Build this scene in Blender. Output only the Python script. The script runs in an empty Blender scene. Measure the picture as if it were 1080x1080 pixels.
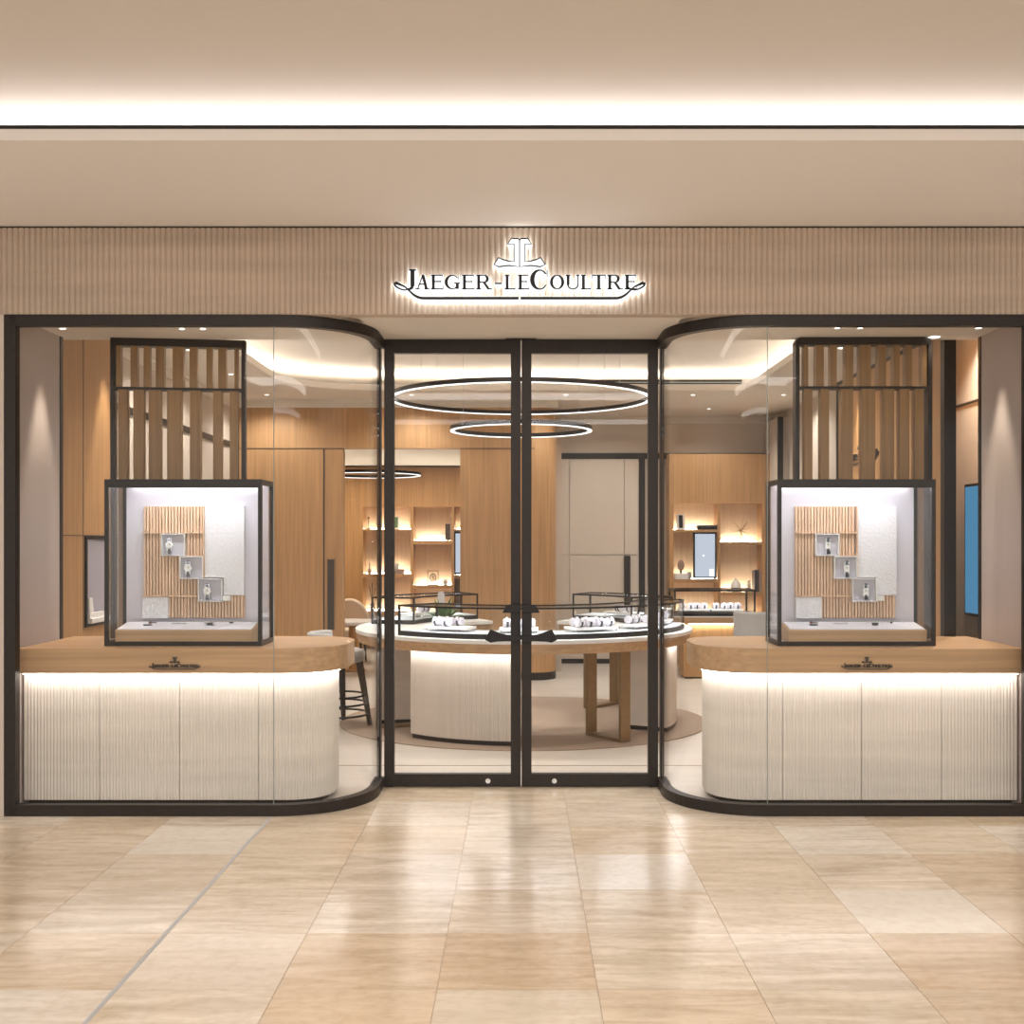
import bpy, bmesh, math, random
from math import sin, cos, pi, radians, sqrt
from mathutils import Vector, Matrix

random.seed(7)
S = bpy.context.scene
COL = S.collection

# ---------------------------------------------------------------- camera, world, exposure
cam_d = bpy.data.cameras.new('camera')
cam_d.sensor_width = 36
cam_d.lens = 40.0                       # 1200 px focal length on a 1080 px frame
cam_d.shift_x = -9 / 1080
cam_d.shift_y = 30 / 1080
cam = bpy.data.objects.new('camera', cam_d)
cam.location = (0, 0, 1.6)
cam.rotation_euler = (pi / 2, 0, 0)
COL.objects.link(cam)
S.camera = cam

W = bpy.data.worlds.new('world')
S.world = W
W.use_nodes = True
W.node_tree.nodes['Background'].inputs[0].default_value = (1.0, 0.965, 0.935, 1)
W.node_tree.nodes['Background'].inputs[1].default_value = 0.75

S.view_settings.view_transform = 'Standard'
S.view_settings.look = 'None'
S.view_settings.gamma = 1
S.view_settings.use_curve_mapping = False
S.view_settings.exposure = 0.42
try:
    S.cycles.use_denoising = True
    S.cycles.transparent_max_bounces = 40
except Exception:
    pass

WARM = (1.0, 0.86, 0.70)
NEUT = (1.0, 0.95, 0.89)
COOL = (0.93, 0.95, 1.0)


def area(name, loc, sx, sy, watts, color, rot=(0, 0, 0)):
    d = bpy.data.lights.new(name, 'AREA')
    d.shape = 'RECTANGLE'
    d.size, d.size_y, d.energy, d.color = sx, sy, watts, color
    o = bpy.data.objects.new(name, d)
    o.location = loc
    o.rotation_euler = rot
    COL.objects.link(o)
    return o


# unseen area lights added for general fill, above and behind the viewer
area('added_mall_fill', (0, 2.6, 3.66), 7.0, 0.5, 90, (1, .97, .94))
area('added_mall_fill', (0, -1.5, 3.66), 7.0, 0.8, 170, (1, .97, .94))
area('added_mall_fill', (0, -5.0, 3.66), 7.0, 0.8, 120, (1, .97, .94))


# ---------------------------------------------------------------- helpers
def X(px, Y): return (px - 549) * Y / 1200
def Zp(py, Y): return 1.6 - (py - 570) * Y / 1200


class MB:
    def __init__(s):
        s.v, s.f, s.m = [], [], []

    def add(s, vs, fs, mi=0):
        b = len(s.v)
        s.v += [tuple(p) for p in vs]
        s.f += [tuple(i + b for i in q) for q in fs]
        s.m += [mi] * len(fs)
        return s

    def box(s, x0, x1, y0, y1, z0, z1, mi=0):
        x0, x1 = min(x0, x1), max(x0, x1)
        vs = [(x, y, z) for z in (z0, z1) for y in (y0, y1) for x in (x0, x1)]
        return s.add(vs, [(0, 2, 3, 1), (4, 5, 7, 6), (0, 1, 5, 4), (2, 6, 7, 3), (0, 4, 6, 2), (1, 3, 7, 5)], mi)

    def prism_xy(s, poly, z0, z1, mi=0):
        n = len(poly)
        vs = [(x, y, z0) for x, y in poly] + [(x, y, z1) for x, y in poly]
        fs = [tuple(range(n - 1, -1, -1)), tuple(range(n, 2 * n))]
        fs += [(i, (i + 1) % n, n + (i + 1) % n, n + i) for i in range(n)]
        return s.add(vs, fs, mi)

    def prism_xz(s, poly, y0, y1, mi=0):
        n = len(poly)
        vs = [(x, y0, z) for x, z in poly] + [(x, y1, z) for x, z in poly]
        fs = [tuple(range(n)), tuple(range(2 * n - 1, n - 1, -1))]
        fs += [(i, n + i, n + (i + 1) % n, (i + 1) % n) for i in range(n)]
        return s.add(vs, fs, mi)

    def prism_yz(s, poly, x0, x1, mi=0):
        n = len(poly)
        vs = [(x0, y, z) for y, z in poly] + [(x1, y, z) for y, z in poly]
        fs = [tuple(range(n)), tuple(range(2 * n - 1, n - 1, -1))]
        fs += [(i, n + i, n + (i + 1) % n, (i + 1) % n) for i in range(n)]
        return s.add(vs, fs, mi)

    def lathe(s, prof, c, n=24, mi=0):
        """prof: [(r, z)] from bottom to top, capped."""
        k = len(prof)
        vs = []
        for r, z in prof:
            for i in range(n):
                a = 2 * pi * i / n
                vs.append((c[0] + r * cos(a), c[1] + r * sin(a), c[2] + z))
        fs = []
        for j in range(k - 1):
            for i in range(n):
                i2 = (i + 1) % n
                fs.append((j * n + i, j * n + i2, (j + 1) * n + i2, (j + 1) * n + i))
        fs.append(tuple(range(n - 1, -1, -1)))
        fs.append(tuple(range((k - 1) * n, k * n)))
        return s.add(vs, fs, mi)

    def rod(s, p, q, r0, r1=None, n=10, mi=0):
        r1 = r0 if r1 is None else r1
        p, q = Vector(p), Vector(q)
        d = (q - p).normalized()
        u = d.orthogonal().normalized()
        w = d.cross(u)
        vs = []
        for c, r in ((p, r0), (q, r1)):
            for i in range(n):
                a = 2 * pi * i / n
                vs.append(c + r * (cos(a) * u + sin(a) * w))
        fs = [(i, (i + 1) % n, n + (i + 1) % n, n + i) for i in range(n)]
        fs += [tuple(range(n - 1, -1, -1)), tuple(range(n, 2 * n))]
        return s.add(vs, fs, mi)

    def tube(s, pts, r, n=8, mi=0, closed=False):
        m = len(pts)
        pts = [Vector(p) for p in pts]
        vs = []
        up = Vector((0, 0, 1))
        for i, p in enumerate(pts):
            if closed:
                d = pts[(i + 1) % m] - pts[i - 1]
            else:
                d = pts[min(i + 1, m - 1)] - pts[max(i - 1, 0)]
            d.normalize()
            u = d.cross(up)
            if u.length < 1e-3:
                u = Vector((1, 0, 0))
            u.normalize()
            w = u.cross(d)
            for k in range(n):
                a = 2 * pi * k / n
                vs.append(p + r * (cos(a) * u + sin(a) * w))
        fs = []
        for i in range(m if closed else m - 1):
            j = (i + 1) % m
            for k in range(n):
                k2 = (k + 1) % n
                fs.append((i * n + k, i * n + k2, j * n + k2, j * n + k))
        if not closed:
            fs += [tuple(range(n - 1, -1, -1)), tuple(range((m - 1) * n, m * n))]
        return s.add(vs, fs, mi)

    def arc(s, c, r0, r1, a0, a1, z0, z1, n=None, mi=0):
        """annular block; angle 0 faces the viewer (-y), positive towards +x, degrees."""
        n = n or max(3, int(abs(a1 - a0) / 3))
        P = lambda r, a: (c[0] + r * sin(radians(a)), c[1] - r * cos(radians(a)))
        A = [a0 + (a1 - a0) * i / n for i in range(n + 1)]
        vs, fs = [], []
        for a in A:
            for r, z in ((r0, z0), (r1, z0), (r1, z1), (r0, z1)):
                vs.append((*P(r, a), z))
        for i in range(n):
            for k in range(4):
                k2 = (k + 1) % 4
                fs.append((4 * i + k, 4 * i + k2, 4 * i + 4 + k2, 4 * i + 4 + k))
        fs += [(0, 1, 2, 3), (4 * n + 3, 4 * n + 2, 4 * n + 1, 4 * n)]
        return s.add(vs, fs, mi)

    def band(s, path, w_in, w_out, z0, z1, mi=0):
        """rectangular profile along a plan path (list of (x, y)); offsets to its sides."""
        n = len(path)
        L, R = [], []
        for i in range(n):
            a = Vector(path[max(i - 1, 0)])
            b = Vector(path[min(i + 1, n - 1)])
            d = (b - a).normalized()
            nn = Vector((-d.y, d.x))
            p = Vector(path[i])
            L.append(p + nn * w_in)
            R.append(p - nn * w_out)
        vs, fs = [], []
        for l, r in zip(L, R):
            vs += [(l.x, l.y, z0), (r.x, r.y, z0), (r.x, r.y, z1), (l.x, l.y, z1)]
        for i in range(n - 1):
            for k in range(4):
                k2 = (k + 1) % 4
                fs.append((4 * i + k, 4 * i + k2, 4 * i + 4 + k2, 4 * i + 4 + k))
        e = 4 * (n - 1)
        fs += [(0, 1, 2, 3), (e + 3, e + 2, e + 1, e)]
        return s.add(vs, fs, mi)

    def ellipsoid(s, c, rx, ry, rz, n=16, m=10, mi=0):
        vs = [(c[0], c[1], c[2] - rz)]
        for j in range(1, m):
            t = -pi / 2 + pi * j / m
            for i in range(n):
                a = 2 * pi * i / n
                vs.append((c[0] + rx * cos(t) * cos(a), c[1] + ry * cos(t) * sin(a), c[2] + rz * sin(t)))
        vs.append((c[0], c[1], c[2] + rz))
        fs = [(0, 1 + (i + 1) % n, 1 + i) for i in range(n)]
        for j in range(m - 2):
            for i in range(n):
                a = 1 + j * n
                fs.append((a + i, a + (i + 1) % n, a + n + (i + 1) % n, a + n + i))
        e = len(vs) - 1
        a = 1 + (m - 2) * n
        fs += [(a + i, a + (i + 1) % n, e) for i in range(n)]
        return s.add(vs, fs, mi)

    def xform(s, M):
        s.v = [tuple(M @ Vector(p)) for p in s.v]
        return s

    def build(s, name, mats, parent=None, smooth=False, bevel=0.0, loc=None):
        me = bpy.data.meshes.new(name)
        b0 = base_of(parent)
        me.from_pydata([(x - b0.x, y - b0.y, z - b0.z) for x, y, z in s.v], [], s.f)
        mats = mats if isinstance(mats, (list, tuple)) else [mats]
        for m in mats:
            me.materials.append(m)
        me.polygons.foreach_set('material_index', s.m)
        bm = bmesh.new()
        bm.from_mesh(me)
        bmesh.ops.recalc_face_normals(bm, faces=bm.faces)
        bm.to_mesh(me)
        bm.free()
        if smooth:
            me.polygons.foreach_set('use_smooth', [True] * len(me.polygons))
            me.set_sharp_from_angle(angle=radians(38))
        o = bpy.data.objects.new(name, me)
        COL.objects.link(o)
        o.parent = parent
        if bevel:
            b = o.modifiers.new('edge', 'BEVEL')
            b.width = bevel
            b.segments = 2
            b.limit_method = 'ANGLE'
        return o


def base_of(p):
    v = Vector((0, 0, 0))
    while p:
        v += p.location
        p = p.parent
    return v


def tag(o, label, cat, group=None):
    o['label'] = label
    o['category'] = cat
    if group:
        o['group'] = group
    return o


def thing(name, label, cat, loc=(0, 0, 0), group=None):
    o = bpy.data.objects.new(name, None)
    o.empty_display_size = .1
    o.location = loc
    COL.objects.link(o)
    return tag(o, label, cat, group)


def struct(name, mb, mat, parent=None, **k):
    o = mb.build(name, mat, parent, **k)
    if not parent:
        o['kind'] = 'structure'
    return o


def sroot(name, loc=(0, 0, 0)):
    o = bpy.data.objects.new(name, None)
    o.location = loc
    o['kind'] = 'structure'
    COL.objects.link(o)
    return o


def copy_thing(root, dloc, label=None, group=None, rotz=0.0, scale=None):
    r = root.copy()
    COL.objects.link(r)
    r.location = Vector(root.location) + Vector(dloc)
    if rotz:
        r.rotation_euler.z = root.rotation_euler.z + rotz
    if scale:
        r.scale = (scale,) * 3
    if label:
        r['label'] = label
    if group:
        r['group'] = group
    for ch in list(root.children):
        c = ch.copy()
        COL.objects.link(c)
        c.parent = r
        for g in list(ch.children):
            d = g.copy()
            COL.objects.link(d)
            d.parent = c
    return r


# ---------------------------------------------------------------- materials
def new_mat(name):
    m = bpy.data.materials.new(name)
    m.use_nodes = True
    nt = m.node_tree
    return m, nt, nt.nodes['Principled BSDF']


def plain(name, col, rough=.5, metal=0.0, var=0.0, scale=8.0, bump=0.0, stretch=(1, 1, 1), spec=None):
    m, nt, b = new_mat(name)
    b.inputs['Roughness'].default_value = rough
    b.inputs['Metallic'].default_value = metal
    b.inputs['Base Color'].default_value = (*col, 1)
    if spec is not None:
        b.inputs['Specular IOR Level'].default_value = spec
    if var or bump:
        tc = nt.nodes.new('ShaderNodeTexCoord')
        mp = nt.nodes.new('ShaderNodeMapping')
        mp.inputs['Scale'].default_value = stretch
        nz = nt.nodes.new('ShaderNodeTexNoise')
        nz.inputs['Scale'].default_value = scale
        nz.inputs['Detail'].default_value = 6
        nt.links.new(tc.outputs['Object'], mp.inputs[0])
        nt.links.new(mp.outputs[0], nz.inputs['Vector'])
        if var:
            rp = nt.nodes.new('ShaderNodeValToRGB')
            rp.color_ramp.elements[0].position = .3
            rp.color_ramp.elements[1].position = .7
            rp.color_ramp.elements[0].color = (*[c * (1 - var) for c in col], 1)
            rp.color_ramp.elements[1].color = (*[min(1, c * (1 + var)) for c in col], 1)
            nt.links.new(nz.outputs['Fac'], rp.inputs[0])
            nt.links.new(rp.outputs[0], b.inputs['Base Color'])
        if bump:
            bp = nt.nodes.new('ShaderNodeBump')
            bp.inputs['Strength'].default_value = bump
            bp.inputs['Distance'].default_value = .01
            nt.links.new(nz.outputs['Fac'], bp.inputs['Height'])
            nt.links.new(bp.outputs[0], b.inputs['Normal'])
    return m


def wood(name, col, axis='z', rough=.45, var=.16):
    st = {'z': (26, 26, .7), 'x': (.7, 26, 26)}[axis]
    return plain(name, col, rough, 0, var, 1.6, .04, st)


def emit(name, col, strength):
    m = bpy.data.materials.new(name)
    m.use_nodes = True
    nt = m.node_tree
    nt.nodes.clear()
    e = nt.nodes.new('ShaderNodeEmission')
    e.inputs[0].default_value = (*col, 1)
    e.inputs[1].default_value = strength
    o = nt.nodes.new('ShaderNodeOutputMaterial')
    nt.links.new(e.outputs[0], o.inputs[0])
    return m


def glass_mat(name, tint=(.985, .99, .985), base=.012):
    m = bpy.data.materials.new(name)
    m.use_nodes = True
    nt = m.node_tree
    nt.nodes.clear()
    t = nt.nodes.new('ShaderNodeBsdfTransparent')
    t.inputs[0].default_value = (*tint, 1)
    g = nt.nodes.new('ShaderNodeBsdfGlossy')
    g.inputs['Roughness'].default_value = 0.0
    lw = nt.nodes.new('ShaderNodeLayerWeight')
    lw.inputs[0].default_value = .5
    pw = nt.nodes.new('ShaderNodeMath')
    pw.operation = 'POWER'
    pw.inputs[1].default_value = 5
    ma = nt.nodes.new('ShaderNodeMath')
    ma.operation = 'MULTIPLY_ADD'
    ma.inputs[1].default_value = .5
    ma.inputs[2].default_value = base
    mx = nt.nodes.new('ShaderNodeMixShader')
    o = nt.nodes.new('ShaderNodeOutputMaterial')
    nt.links.new(lw.outputs['Facing'], pw.inputs[0])
    nt.links.new(pw.outputs[0], ma.inputs[0])
    nt.links.new(ma.outputs[0], mx.inputs[0])
    nt.links.new(t.outputs[0], mx.inputs[1])
    nt.links.new(g.outputs[0], mx.inputs[2])
    nt.links.new(mx.outputs[0], o.inputs[0])
    return m


M_DARK = plain('dark_bronze_frame', (.026, .019, .016), .42, .35, .12, 30)
M_BLACK = plain('black_metal', (.014, .012, .012), .4, .3)
M_BRONZE = plain('bronze_metal', (.30, .205, .11), .38, .7, .08, 20)
M_OAK = wood('oak_veneer', (.43, .245, .11), 'z')
M_OAKX = wood('oak_counter', (.50, .31, .165), 'x')
M_OAKD = wood('oak_fin', (.285, .165, .07), 'z')
M_OAKL = wood('pale_slat_wood', (.68, .46, .31), 'z')
M_CREAM = plain('fluted_limestone', (.745, .68, .615), .6, 0, .06, 1.3, .03, (1.0, 1.0, 9))
M_FASCIA = plain('fluted_fascia_stone', (.525, .415, .325), .65, 0, .11, 1.1, .03, (.8, .8, 7))
M_CEIL = plain('painted_ceiling', (.655, .59, .525), .9)
M_SOFFIT = plain('soffit_bounce_tint', (.84, .79, .75), .9)  # paler than the upper ceiling: bounce light put into the colour
M_CEILIN = plain('shop_ceiling_paint', (.74, .67, .59), .9)
M_BEIGE = plain('beige_wall_paint', (.61, .53, .45), .85)
M_NICHE = plain('mauve_wallcovering', (.47, .40, .37), .8, 0, .05, 3, .02, (30, 30, .5))
M_WHITE = plain('white_lacquer', (.80, .79, .78), .35)
M_LAV = plain('pale_grey_panel', (.62, .60, .675), .7)
M_CFLOOR = plain('grey_blue_case_floor', (.50, .53, .57), .6)
M_PAD = plain('pale_lavender_pad', (.80, .79, .86), .7)
M_PLASTER = plain('textured_white_plaster', (.76, .755, .80), .85, 0, 0, 58, .7)
M_SHOPFL = plain('pale_stone_floor', (.56, .515, .465), .3, 0, .06, 1.2, 0, (1, 5, 1))
M_RUG = plain('tan_carpet', (.36, .28, .22), .95, 0, .06, 60, .2)
M_GREY = plain('grey_upholstery', (.42, .41, .40), .9, 0, .08, 90, .2)
M_CREAMF = plain('cream_upholstery', (.72, .60, .48), .9, 0, .05, 90, .2)
M_LEG = plain('dark_stained_wood', (.055, .042, .034), .5, 0, .1, 12)
M_STEEL = plain('steel', (.72, .72, .74), .2, 1.0)
M_STRAP = plain('dark_leather', (.03, .03, .04), .5)
M_STRAPG = plain('grey_leather', (.10, .10, .115), .5)
M_STRAPM = plain('steel_bracelet', (.20, .20, .225), .35, .6)
M_TAUPE = plain('taupe_box', (.33, .235, .19), .7)
M_LEAF = plain('leaf_green', (.07, .16, .05), .5, 0, .3, 25)
M_SEAM = plain('grey_metal_joint', (.46, .46, .46), .5, .2)
M_GLASS = glass_mat('clear_glass')
M_CASEGL = glass_mat('case_glass', (.985, .99, .985), .02)
M_EDGE = plain('glass_edge', (.30, .33, .32), .25)
L_COVE = emit('cove_led', (.98, .98, 1), 21)
L_COVEIN = emit('shop_cove_led', (1, .95, .88), 48)
L_SIGN = emit('sign_halo', (.97, .99, 1), 1.15)
L_HALO = emit('sign_back_led', (.86, .95, 1), 11)
L_COUNTER = emit('counter_led', (1, .96, .93), 17)
L_CASE = emit('case_led', (.955, .95, 1.0), 30)
L_CASEB = emit('case_back_led', (1, .98, .98), 12)
L_RING = emit('ring_led', (1, .96, .92), 1.5)
L_SHELF = emit('shelf_led', (1, .90, .74), 34)
L_ADDED_WASH = emit('added_wall_wash', (1, .92, .78), 26)  # for the added strip above the far shelves
L_VIT = emit('vitrine_led', (.92, .96, 1), 60)
L_DOWN = emit('downlight_lens', (1, .95, .88), 4)
L_SCREEN = emit('screen_glow', (.55, .60, .70), .75)
L_BLUE = emit('blue_screen_glow', (.09, .28, .48), .6)


def floor_material():
    m, nt, b = new_mat('travertine_tiles')
    N = nt.nodes
    L = nt.links
    at = N.new('ShaderNodeAttribute')
    at.attribute_name = 'tone'
    tc = N.new('ShaderNodeTexCoord')
    # vein noise, stretched along x, shifted per tile
    mp = N.new('ShaderNodeMapping')
    mp.inputs['Scale'].default_value = (1.2, 6.5, 1)
    sh = N.new('ShaderNodeVectorMath')
    sh.operation = 'MULTIPLY_ADD'
    sh.inputs[1].default_value = (7.3, 3.1, 5.7)
    L.new(at.outputs['Color'], sh.inputs[0])
    L.new(tc.outputs['Object'], sh.inputs[2])
    L.new(sh.outputs[0], mp.inputs[0])
    nz = N.new('ShaderNodeTexNoise')
    nz.inputs['Scale'].default_value = 1.7
    nz.inputs['Detail'].default_value = 9
    nz.inputs['Roughness'].default_value = .62
    nz.inputs['Distortion'].default_value = .6
    L.new(mp.outputs[0], nz.inputs['Vector'])
    n2 = N.new('ShaderNodeTexNoise')
    n2.inputs['Scale'].default_value = 22
    n2.inputs['Detail'].default_value = 5
    L.new(sh.outputs[0], n2.inputs['Vector'])
    sx = N.new('ShaderNodeSeparateColor')
    L.new(at.outputs['Color'], sx.inputs[0])
    r1 = N.new('ShaderNodeValToRGB')        # tile tone: pale to orange
    e = r1.color_ramp.elements
    e[0].position, e[0].color = 0, (.75, .69, .605, 1)
    e[1].position, e[1].color = 1, (.60, .45, .30, 1)
    k = r1.color_ramp.elements.new(.5)
    k.color = (.665, .565, .44, 1)
    L.new(sx.outputs[0], r1.inputs[0])
    r2 = N.new('ShaderNodeValToRGB')        # veins: light streaks over the tone
    e = r2.color_ramp.elements
    e[0].position, e[0].color = .36, (.80, .76, .70, 1)
    e[1].position, e[1].color = .68, (1.18, 1.20, 1.24, 1)
    L.new(nz.outputs['Fac'], r2.inputs[0])
    mu = N.new('ShaderNodeMix')
    mu.data_type = 'RGBA'
    mu.blend_type = 'MULTIPLY'
    L.new(sx.outputs[1], mu.inputs[0])
    L.new(r1.outputs[0], mu.inputs[6])
    L.new(r2.outputs[0], mu.inputs[7])
    m3 = N.new('ShaderNodeMix')
    m3.data_type = 'RGBA'
    m3.blend_type = 'MULTIPLY'
    m3.inputs[0].default_value = .22
    L.new(mu.outputs[2], m3.inputs[6])
    r3 = N.new('ShaderNodeValToRGB')
    r3.color_ramp.elements[0].position = .35
    r3.color_ramp.elements[0].color = (.70, .6, .5, 1)
    r3.color_ramp.elements[1].position = .55
    L.new(n2.outputs['Fac'], r3.inputs[0])
    L.new(r3.outputs[0], m3.inputs[7])
    L.new(m3.outputs[2], b.inputs['Base Color'])
    b.inputs['Roughness'].default_value = .19
    b.inputs['Specular IOR Level'].default_value = .45
    bp = N.new('ShaderNodeBump')
    bp.inputs['Strength'].default_value = .05
    bp.inputs['Distance'].default_value = .01
    L.new(nz.outputs['Fac'], bp.inputs['Height'])
    L.new(bp.outputs[0], b.inputs['Normal'])
    return m


M_FLOOR = floor_material()
M_GROUT = plain('grout', (.50, .39, .28), .8)

# ================================================================ STRUCTURE
FY = 6.598          # front plane of the shop front
DY = 7.40           # door plane
ZS = 2.912          # soffit over the entrance and bays
ZC = 3.425          # lower mall ceiling
ZSB = 2.933         # soffit inside the bays
BX = 3.01           # inner face of the bay side walls

# ---- mall floor: tiles with a real 2 mm joint over a grout bed
TW, TD = .572, .583
TX0, TY0 = -.2975, 4.05
SPEC = {   # (row, column) -> tone 0 pale .. 1 orange
    (3, -4): .6, (3, -3): .05, (3, -2): .62, (3, -1): .55, (3, 0): .2, (3, 1): .62, (3, 2): .5, (3, 3): .12, (3, 4): .45, (3, -5): .5, (3, 5): .1,
    (2, -4): .6, (2, -3): .48, (2, -2): .55, (2, -1): .33, (2, 0): .25, (2, 1): .18, (2, 2): .58, (2, 3): .4, (2, 4): .75,
    (1, -4): .6, (1, -3): .3, (1, -2): .5, (1, -1): .25, (1, 0): .45, (1, 1): .5, (1, 2): .55, (1, 3): .1, (1, 4): .6,
    (0, -3): .68, (0, -2): .42, (0, -1): .8, (0, 0): .88, (0, 1): .5, (0, 2): .35, (0, 3): .85, (0, 4): .7,
    (-1, -3): .15, (-1, -2): .45, (-1, -1): .85, (-1, 0): .45, (-1, 1): .7, (-1, 2): .5, (-1, 3): .68,
    (4, -1): .3, (4, 0): .2, (4, 1): .3,
}
VEIN = {(1, 3): .15, (2, 1): .25, (3, -3): .25, (0, -2): .4, (1, -1): 1, (1, -3): .9, (2, -1): 1, (2, 0): 1, (0, 1): 1, (2, 3): 1}
fm = MB()
tones = []
J = .0012
for r in range(-19, 7):
    for c in range(-14, 15):
        x0, y0 = TX0 + c * TW, TY0 + r * TD
        fm.add([(x0 + J, y0 + J, 0), (x0 + TW - J, y0 + J, 0), (x0 + TW - J, y0 + TD - J, 0), (x0 + J, y0 + TD - J, 0),
                (x0 + J, y0 + J, -.02), (x0 + TW - J, y0 + J, -.02), (x0 + TW - J, y0 + TD - J, -.02), (x0 + J, y0 + TD - J, -.02)],
               [(0, 1, 2, 3), (4, 5, 1, 0), (5, 6, 2, 1), (6, 7, 3, 2), (7, 4, 0, 3)], 0)
        t = SPEC.get((r, c), random.uniform(.2, .75))
        v = VEIN.get((r, c), random.uniform(.5, .95))
        tones += [(t, v, random.random(), 1)] * 5
nt_ = len(fm.f)
fm.box(-8.4, 8.5, -7.2, 7.6, -.06, -.003, 1)
tones += [(0.5, .5, .5, 1)] * (len(fm.f) - nt_)
fl = struct('floor', fm, [M_FLOOR, M_GROUT])
att = fl.data.color_attributes.new('tone', 'FLOAT_COLOR', 'CORNER')
for p in fl.data.polygons:
    for li in p.loop_indices:
        att.data[li].color = tones[p.index]
# grey movement joint running away from the viewer
struct('trim_1', MB().box(-1.452, -1.434, -7, 6.57, -.002, .0012), M_SEAM)

# ---- plan curve of the glazed bays (left one; mirrored for the other)
RB = .52
XB = -.918          # inner end of the bay at the door plane
XO = -2.963         # outer corner


def bay_path(s, y0=FY + .03, out=0.0):
    pts = [(s * XO, y0)]
    cx, cy = XB - RB, y0 + RB
    for i in range(0, 19):
        a = radians(90 * i / 18)
        pts.append((s * (cx + RB * sin(a)), cy - RB * cos(a)))
    pts.append((s * XB, DY + .01))
    return pts


# ---- shop floor, following the bays
lp = bay_path(1)
lp_l = [(x, y) for x, y in lp]
outl = lp_l + [(-lp_l[i][0], lp_l[i][1]) for i in range(len(lp_l) - 1, -1, -1)]
poly = outl + [(3.5, FY + .03), (3.5, 17.2), (-3.5, 17.2), (-3.5, FY + .03)]
struct('floor', MB().prism_xy(poly, -.05, .002), M_SHOPFL)
struct('trim_1', MB().box(-2.9, 2.9, 8.07, 8.084, .0, .0035), M_BRONZE)

# ---- fascia with flutes
def fluted_outline(path, pitch, depth, back):
    """points along path (front face) with scallops, then the straight back."""
    seg = []
    for a, b in zip(path[:-1], path[1:]):
        seg.append((Vector(a), Vector(b), (Vector(b) - Vector(a)).length))
    tot = sum(q[2] for q in seg)
    n = max(1, round(tot / pitch))
    pts = []
    K = 8
    for i in range(n * K + 1):
        s_ = tot * i / (n * K)
        acc = 0
        for a, b, l in seg:
            if s_ <= acc + l + 1e-9:
                break
            acc += l
        d = (b - a).normalized()
        p = a + d * (s_ - acc)
        nn = Vector((-d.y, d.x))           # towards the back
        ph = (i % K) / K
        off = depth * abs(2 * ph - 1) ** 2
        p = p + nn * off
        pts.append((p.x, p.y))
    return pts


fp = fluted_outline([(-4.2, FY), (4.2, FY)], .033, .011, 0)
fp2 = fp + [(4.2, FY + .10), (-4.2, FY + .10)]
struct('wall_front', MB().prism_xy(fp2, ZS, ZC - .012), M_FASCIA)
struct('trim_1', MB().box(-8, 8, FY + .02, FY + .12, ZC - .012, ZC), M_BLACK)
# plain wall beyond the shop front, both sides
struct('wall_left', MB().box(-8, -4.2, FY + .005, FY + .1, 0, ZC - .012).box(-4.2, -2.999, FY + .005, FY + .1, 0, ZS), M_BEIGE)
struct('wall_right', MB().box(4.2, 8, FY + .005, FY + .1, 0, ZC - .012).box(2.999, 4.2, FY + .005, FY + .1, 0, ZS), M_BEIGE)

# ---- mall ceilings with the light cove
struct('ceiling', MB().box(-8, 8, 5.19, FY + .12, ZC, ZC + .052), M_SOFFIT)
struct('trim_1', MB().box(-8, 8, 5.188, 5.215, ZC + .052, ZC + .069), M_BLACK)
struct('ceiling', MB().box(-8, 8, -7, FY + .3, 3.70, 3.78), M_CEIL)
struct('wall_front', MB().box(-8, 8, FY + .12, FY + .3, ZC, 3.70), M_CEIL)
t = thing('cove_light', 'long white light strip hidden behind the black edge of the mall ceiling cove', 'cove light', (0, 5.70, ZC + .052))
MB().box(-7.8, 7.8, 5.68, 5.71, ZC + .053, ZC + .066).build('light_strip', L_COVE, t)

# ---- entrance and bay soffit
struct('ceiling', MB().box(-.95, .95, FY + .10, 7.45, ZS - .001, ZS + .12).box(-3.1, -.95, FY + .10, 7.56, ZSB, ZS + .12).box(.95, 3.1, FY + .10, 7.56, ZSB, ZS + .12), M_CEILIN)


# ---- glazed bays
def bay(s, n):
    r = sroot('window_%d' % n)
    path = bay_path(s)
    if s > 0:
        path = path  # mirrored x
    wi, wo = (.03, .03)
    struct('window_frame', MB().band(path, wi, wo, 0, .064), M_DARK, r)
    struct('window_frame', MB().band(path, wi, wo, ZS - .066, ZS - .001), M_DARK, r)
    struct('window_frame', MB().box(s * (XO - .033), s * (XO + .033), FY, FY + .06, .0, ZS - .001), M_DARK, r)
    struct('window_frame', MB().box(s * (XB - .012), s * (XB + .012), DY - .03, DY + .03, .0, ZS - .001), M_DARK, r)
    # panes: a flat sheet and a bent one, 12 mm thick, butting with a fine open joint
    cx = XB - RB
    flat = [(s * (XO + .03), FY + .03), (s * (cx - .002), FY + .03)]
    struct('glass_pane', MB().band(flat, .006, .006, .064, ZS - .066), M_GLASS, r)
    curved = [(s * (cx + .002), FY + .03)] + path[2:]
    struct('glass_pane', MB().band(curved, .006, .006, .064, ZS - .066), M_GLASS, r, smooth=True)
    struct('glass_joint', MB().box(s * (cx - .0015), s * (cx + .0015), FY + .023, FY + .037, .064, ZS - .066), M_EDGE, r)
    # dark side lining of the bay
    return r


bay(1, 1)
bay(-1, 2)


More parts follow.
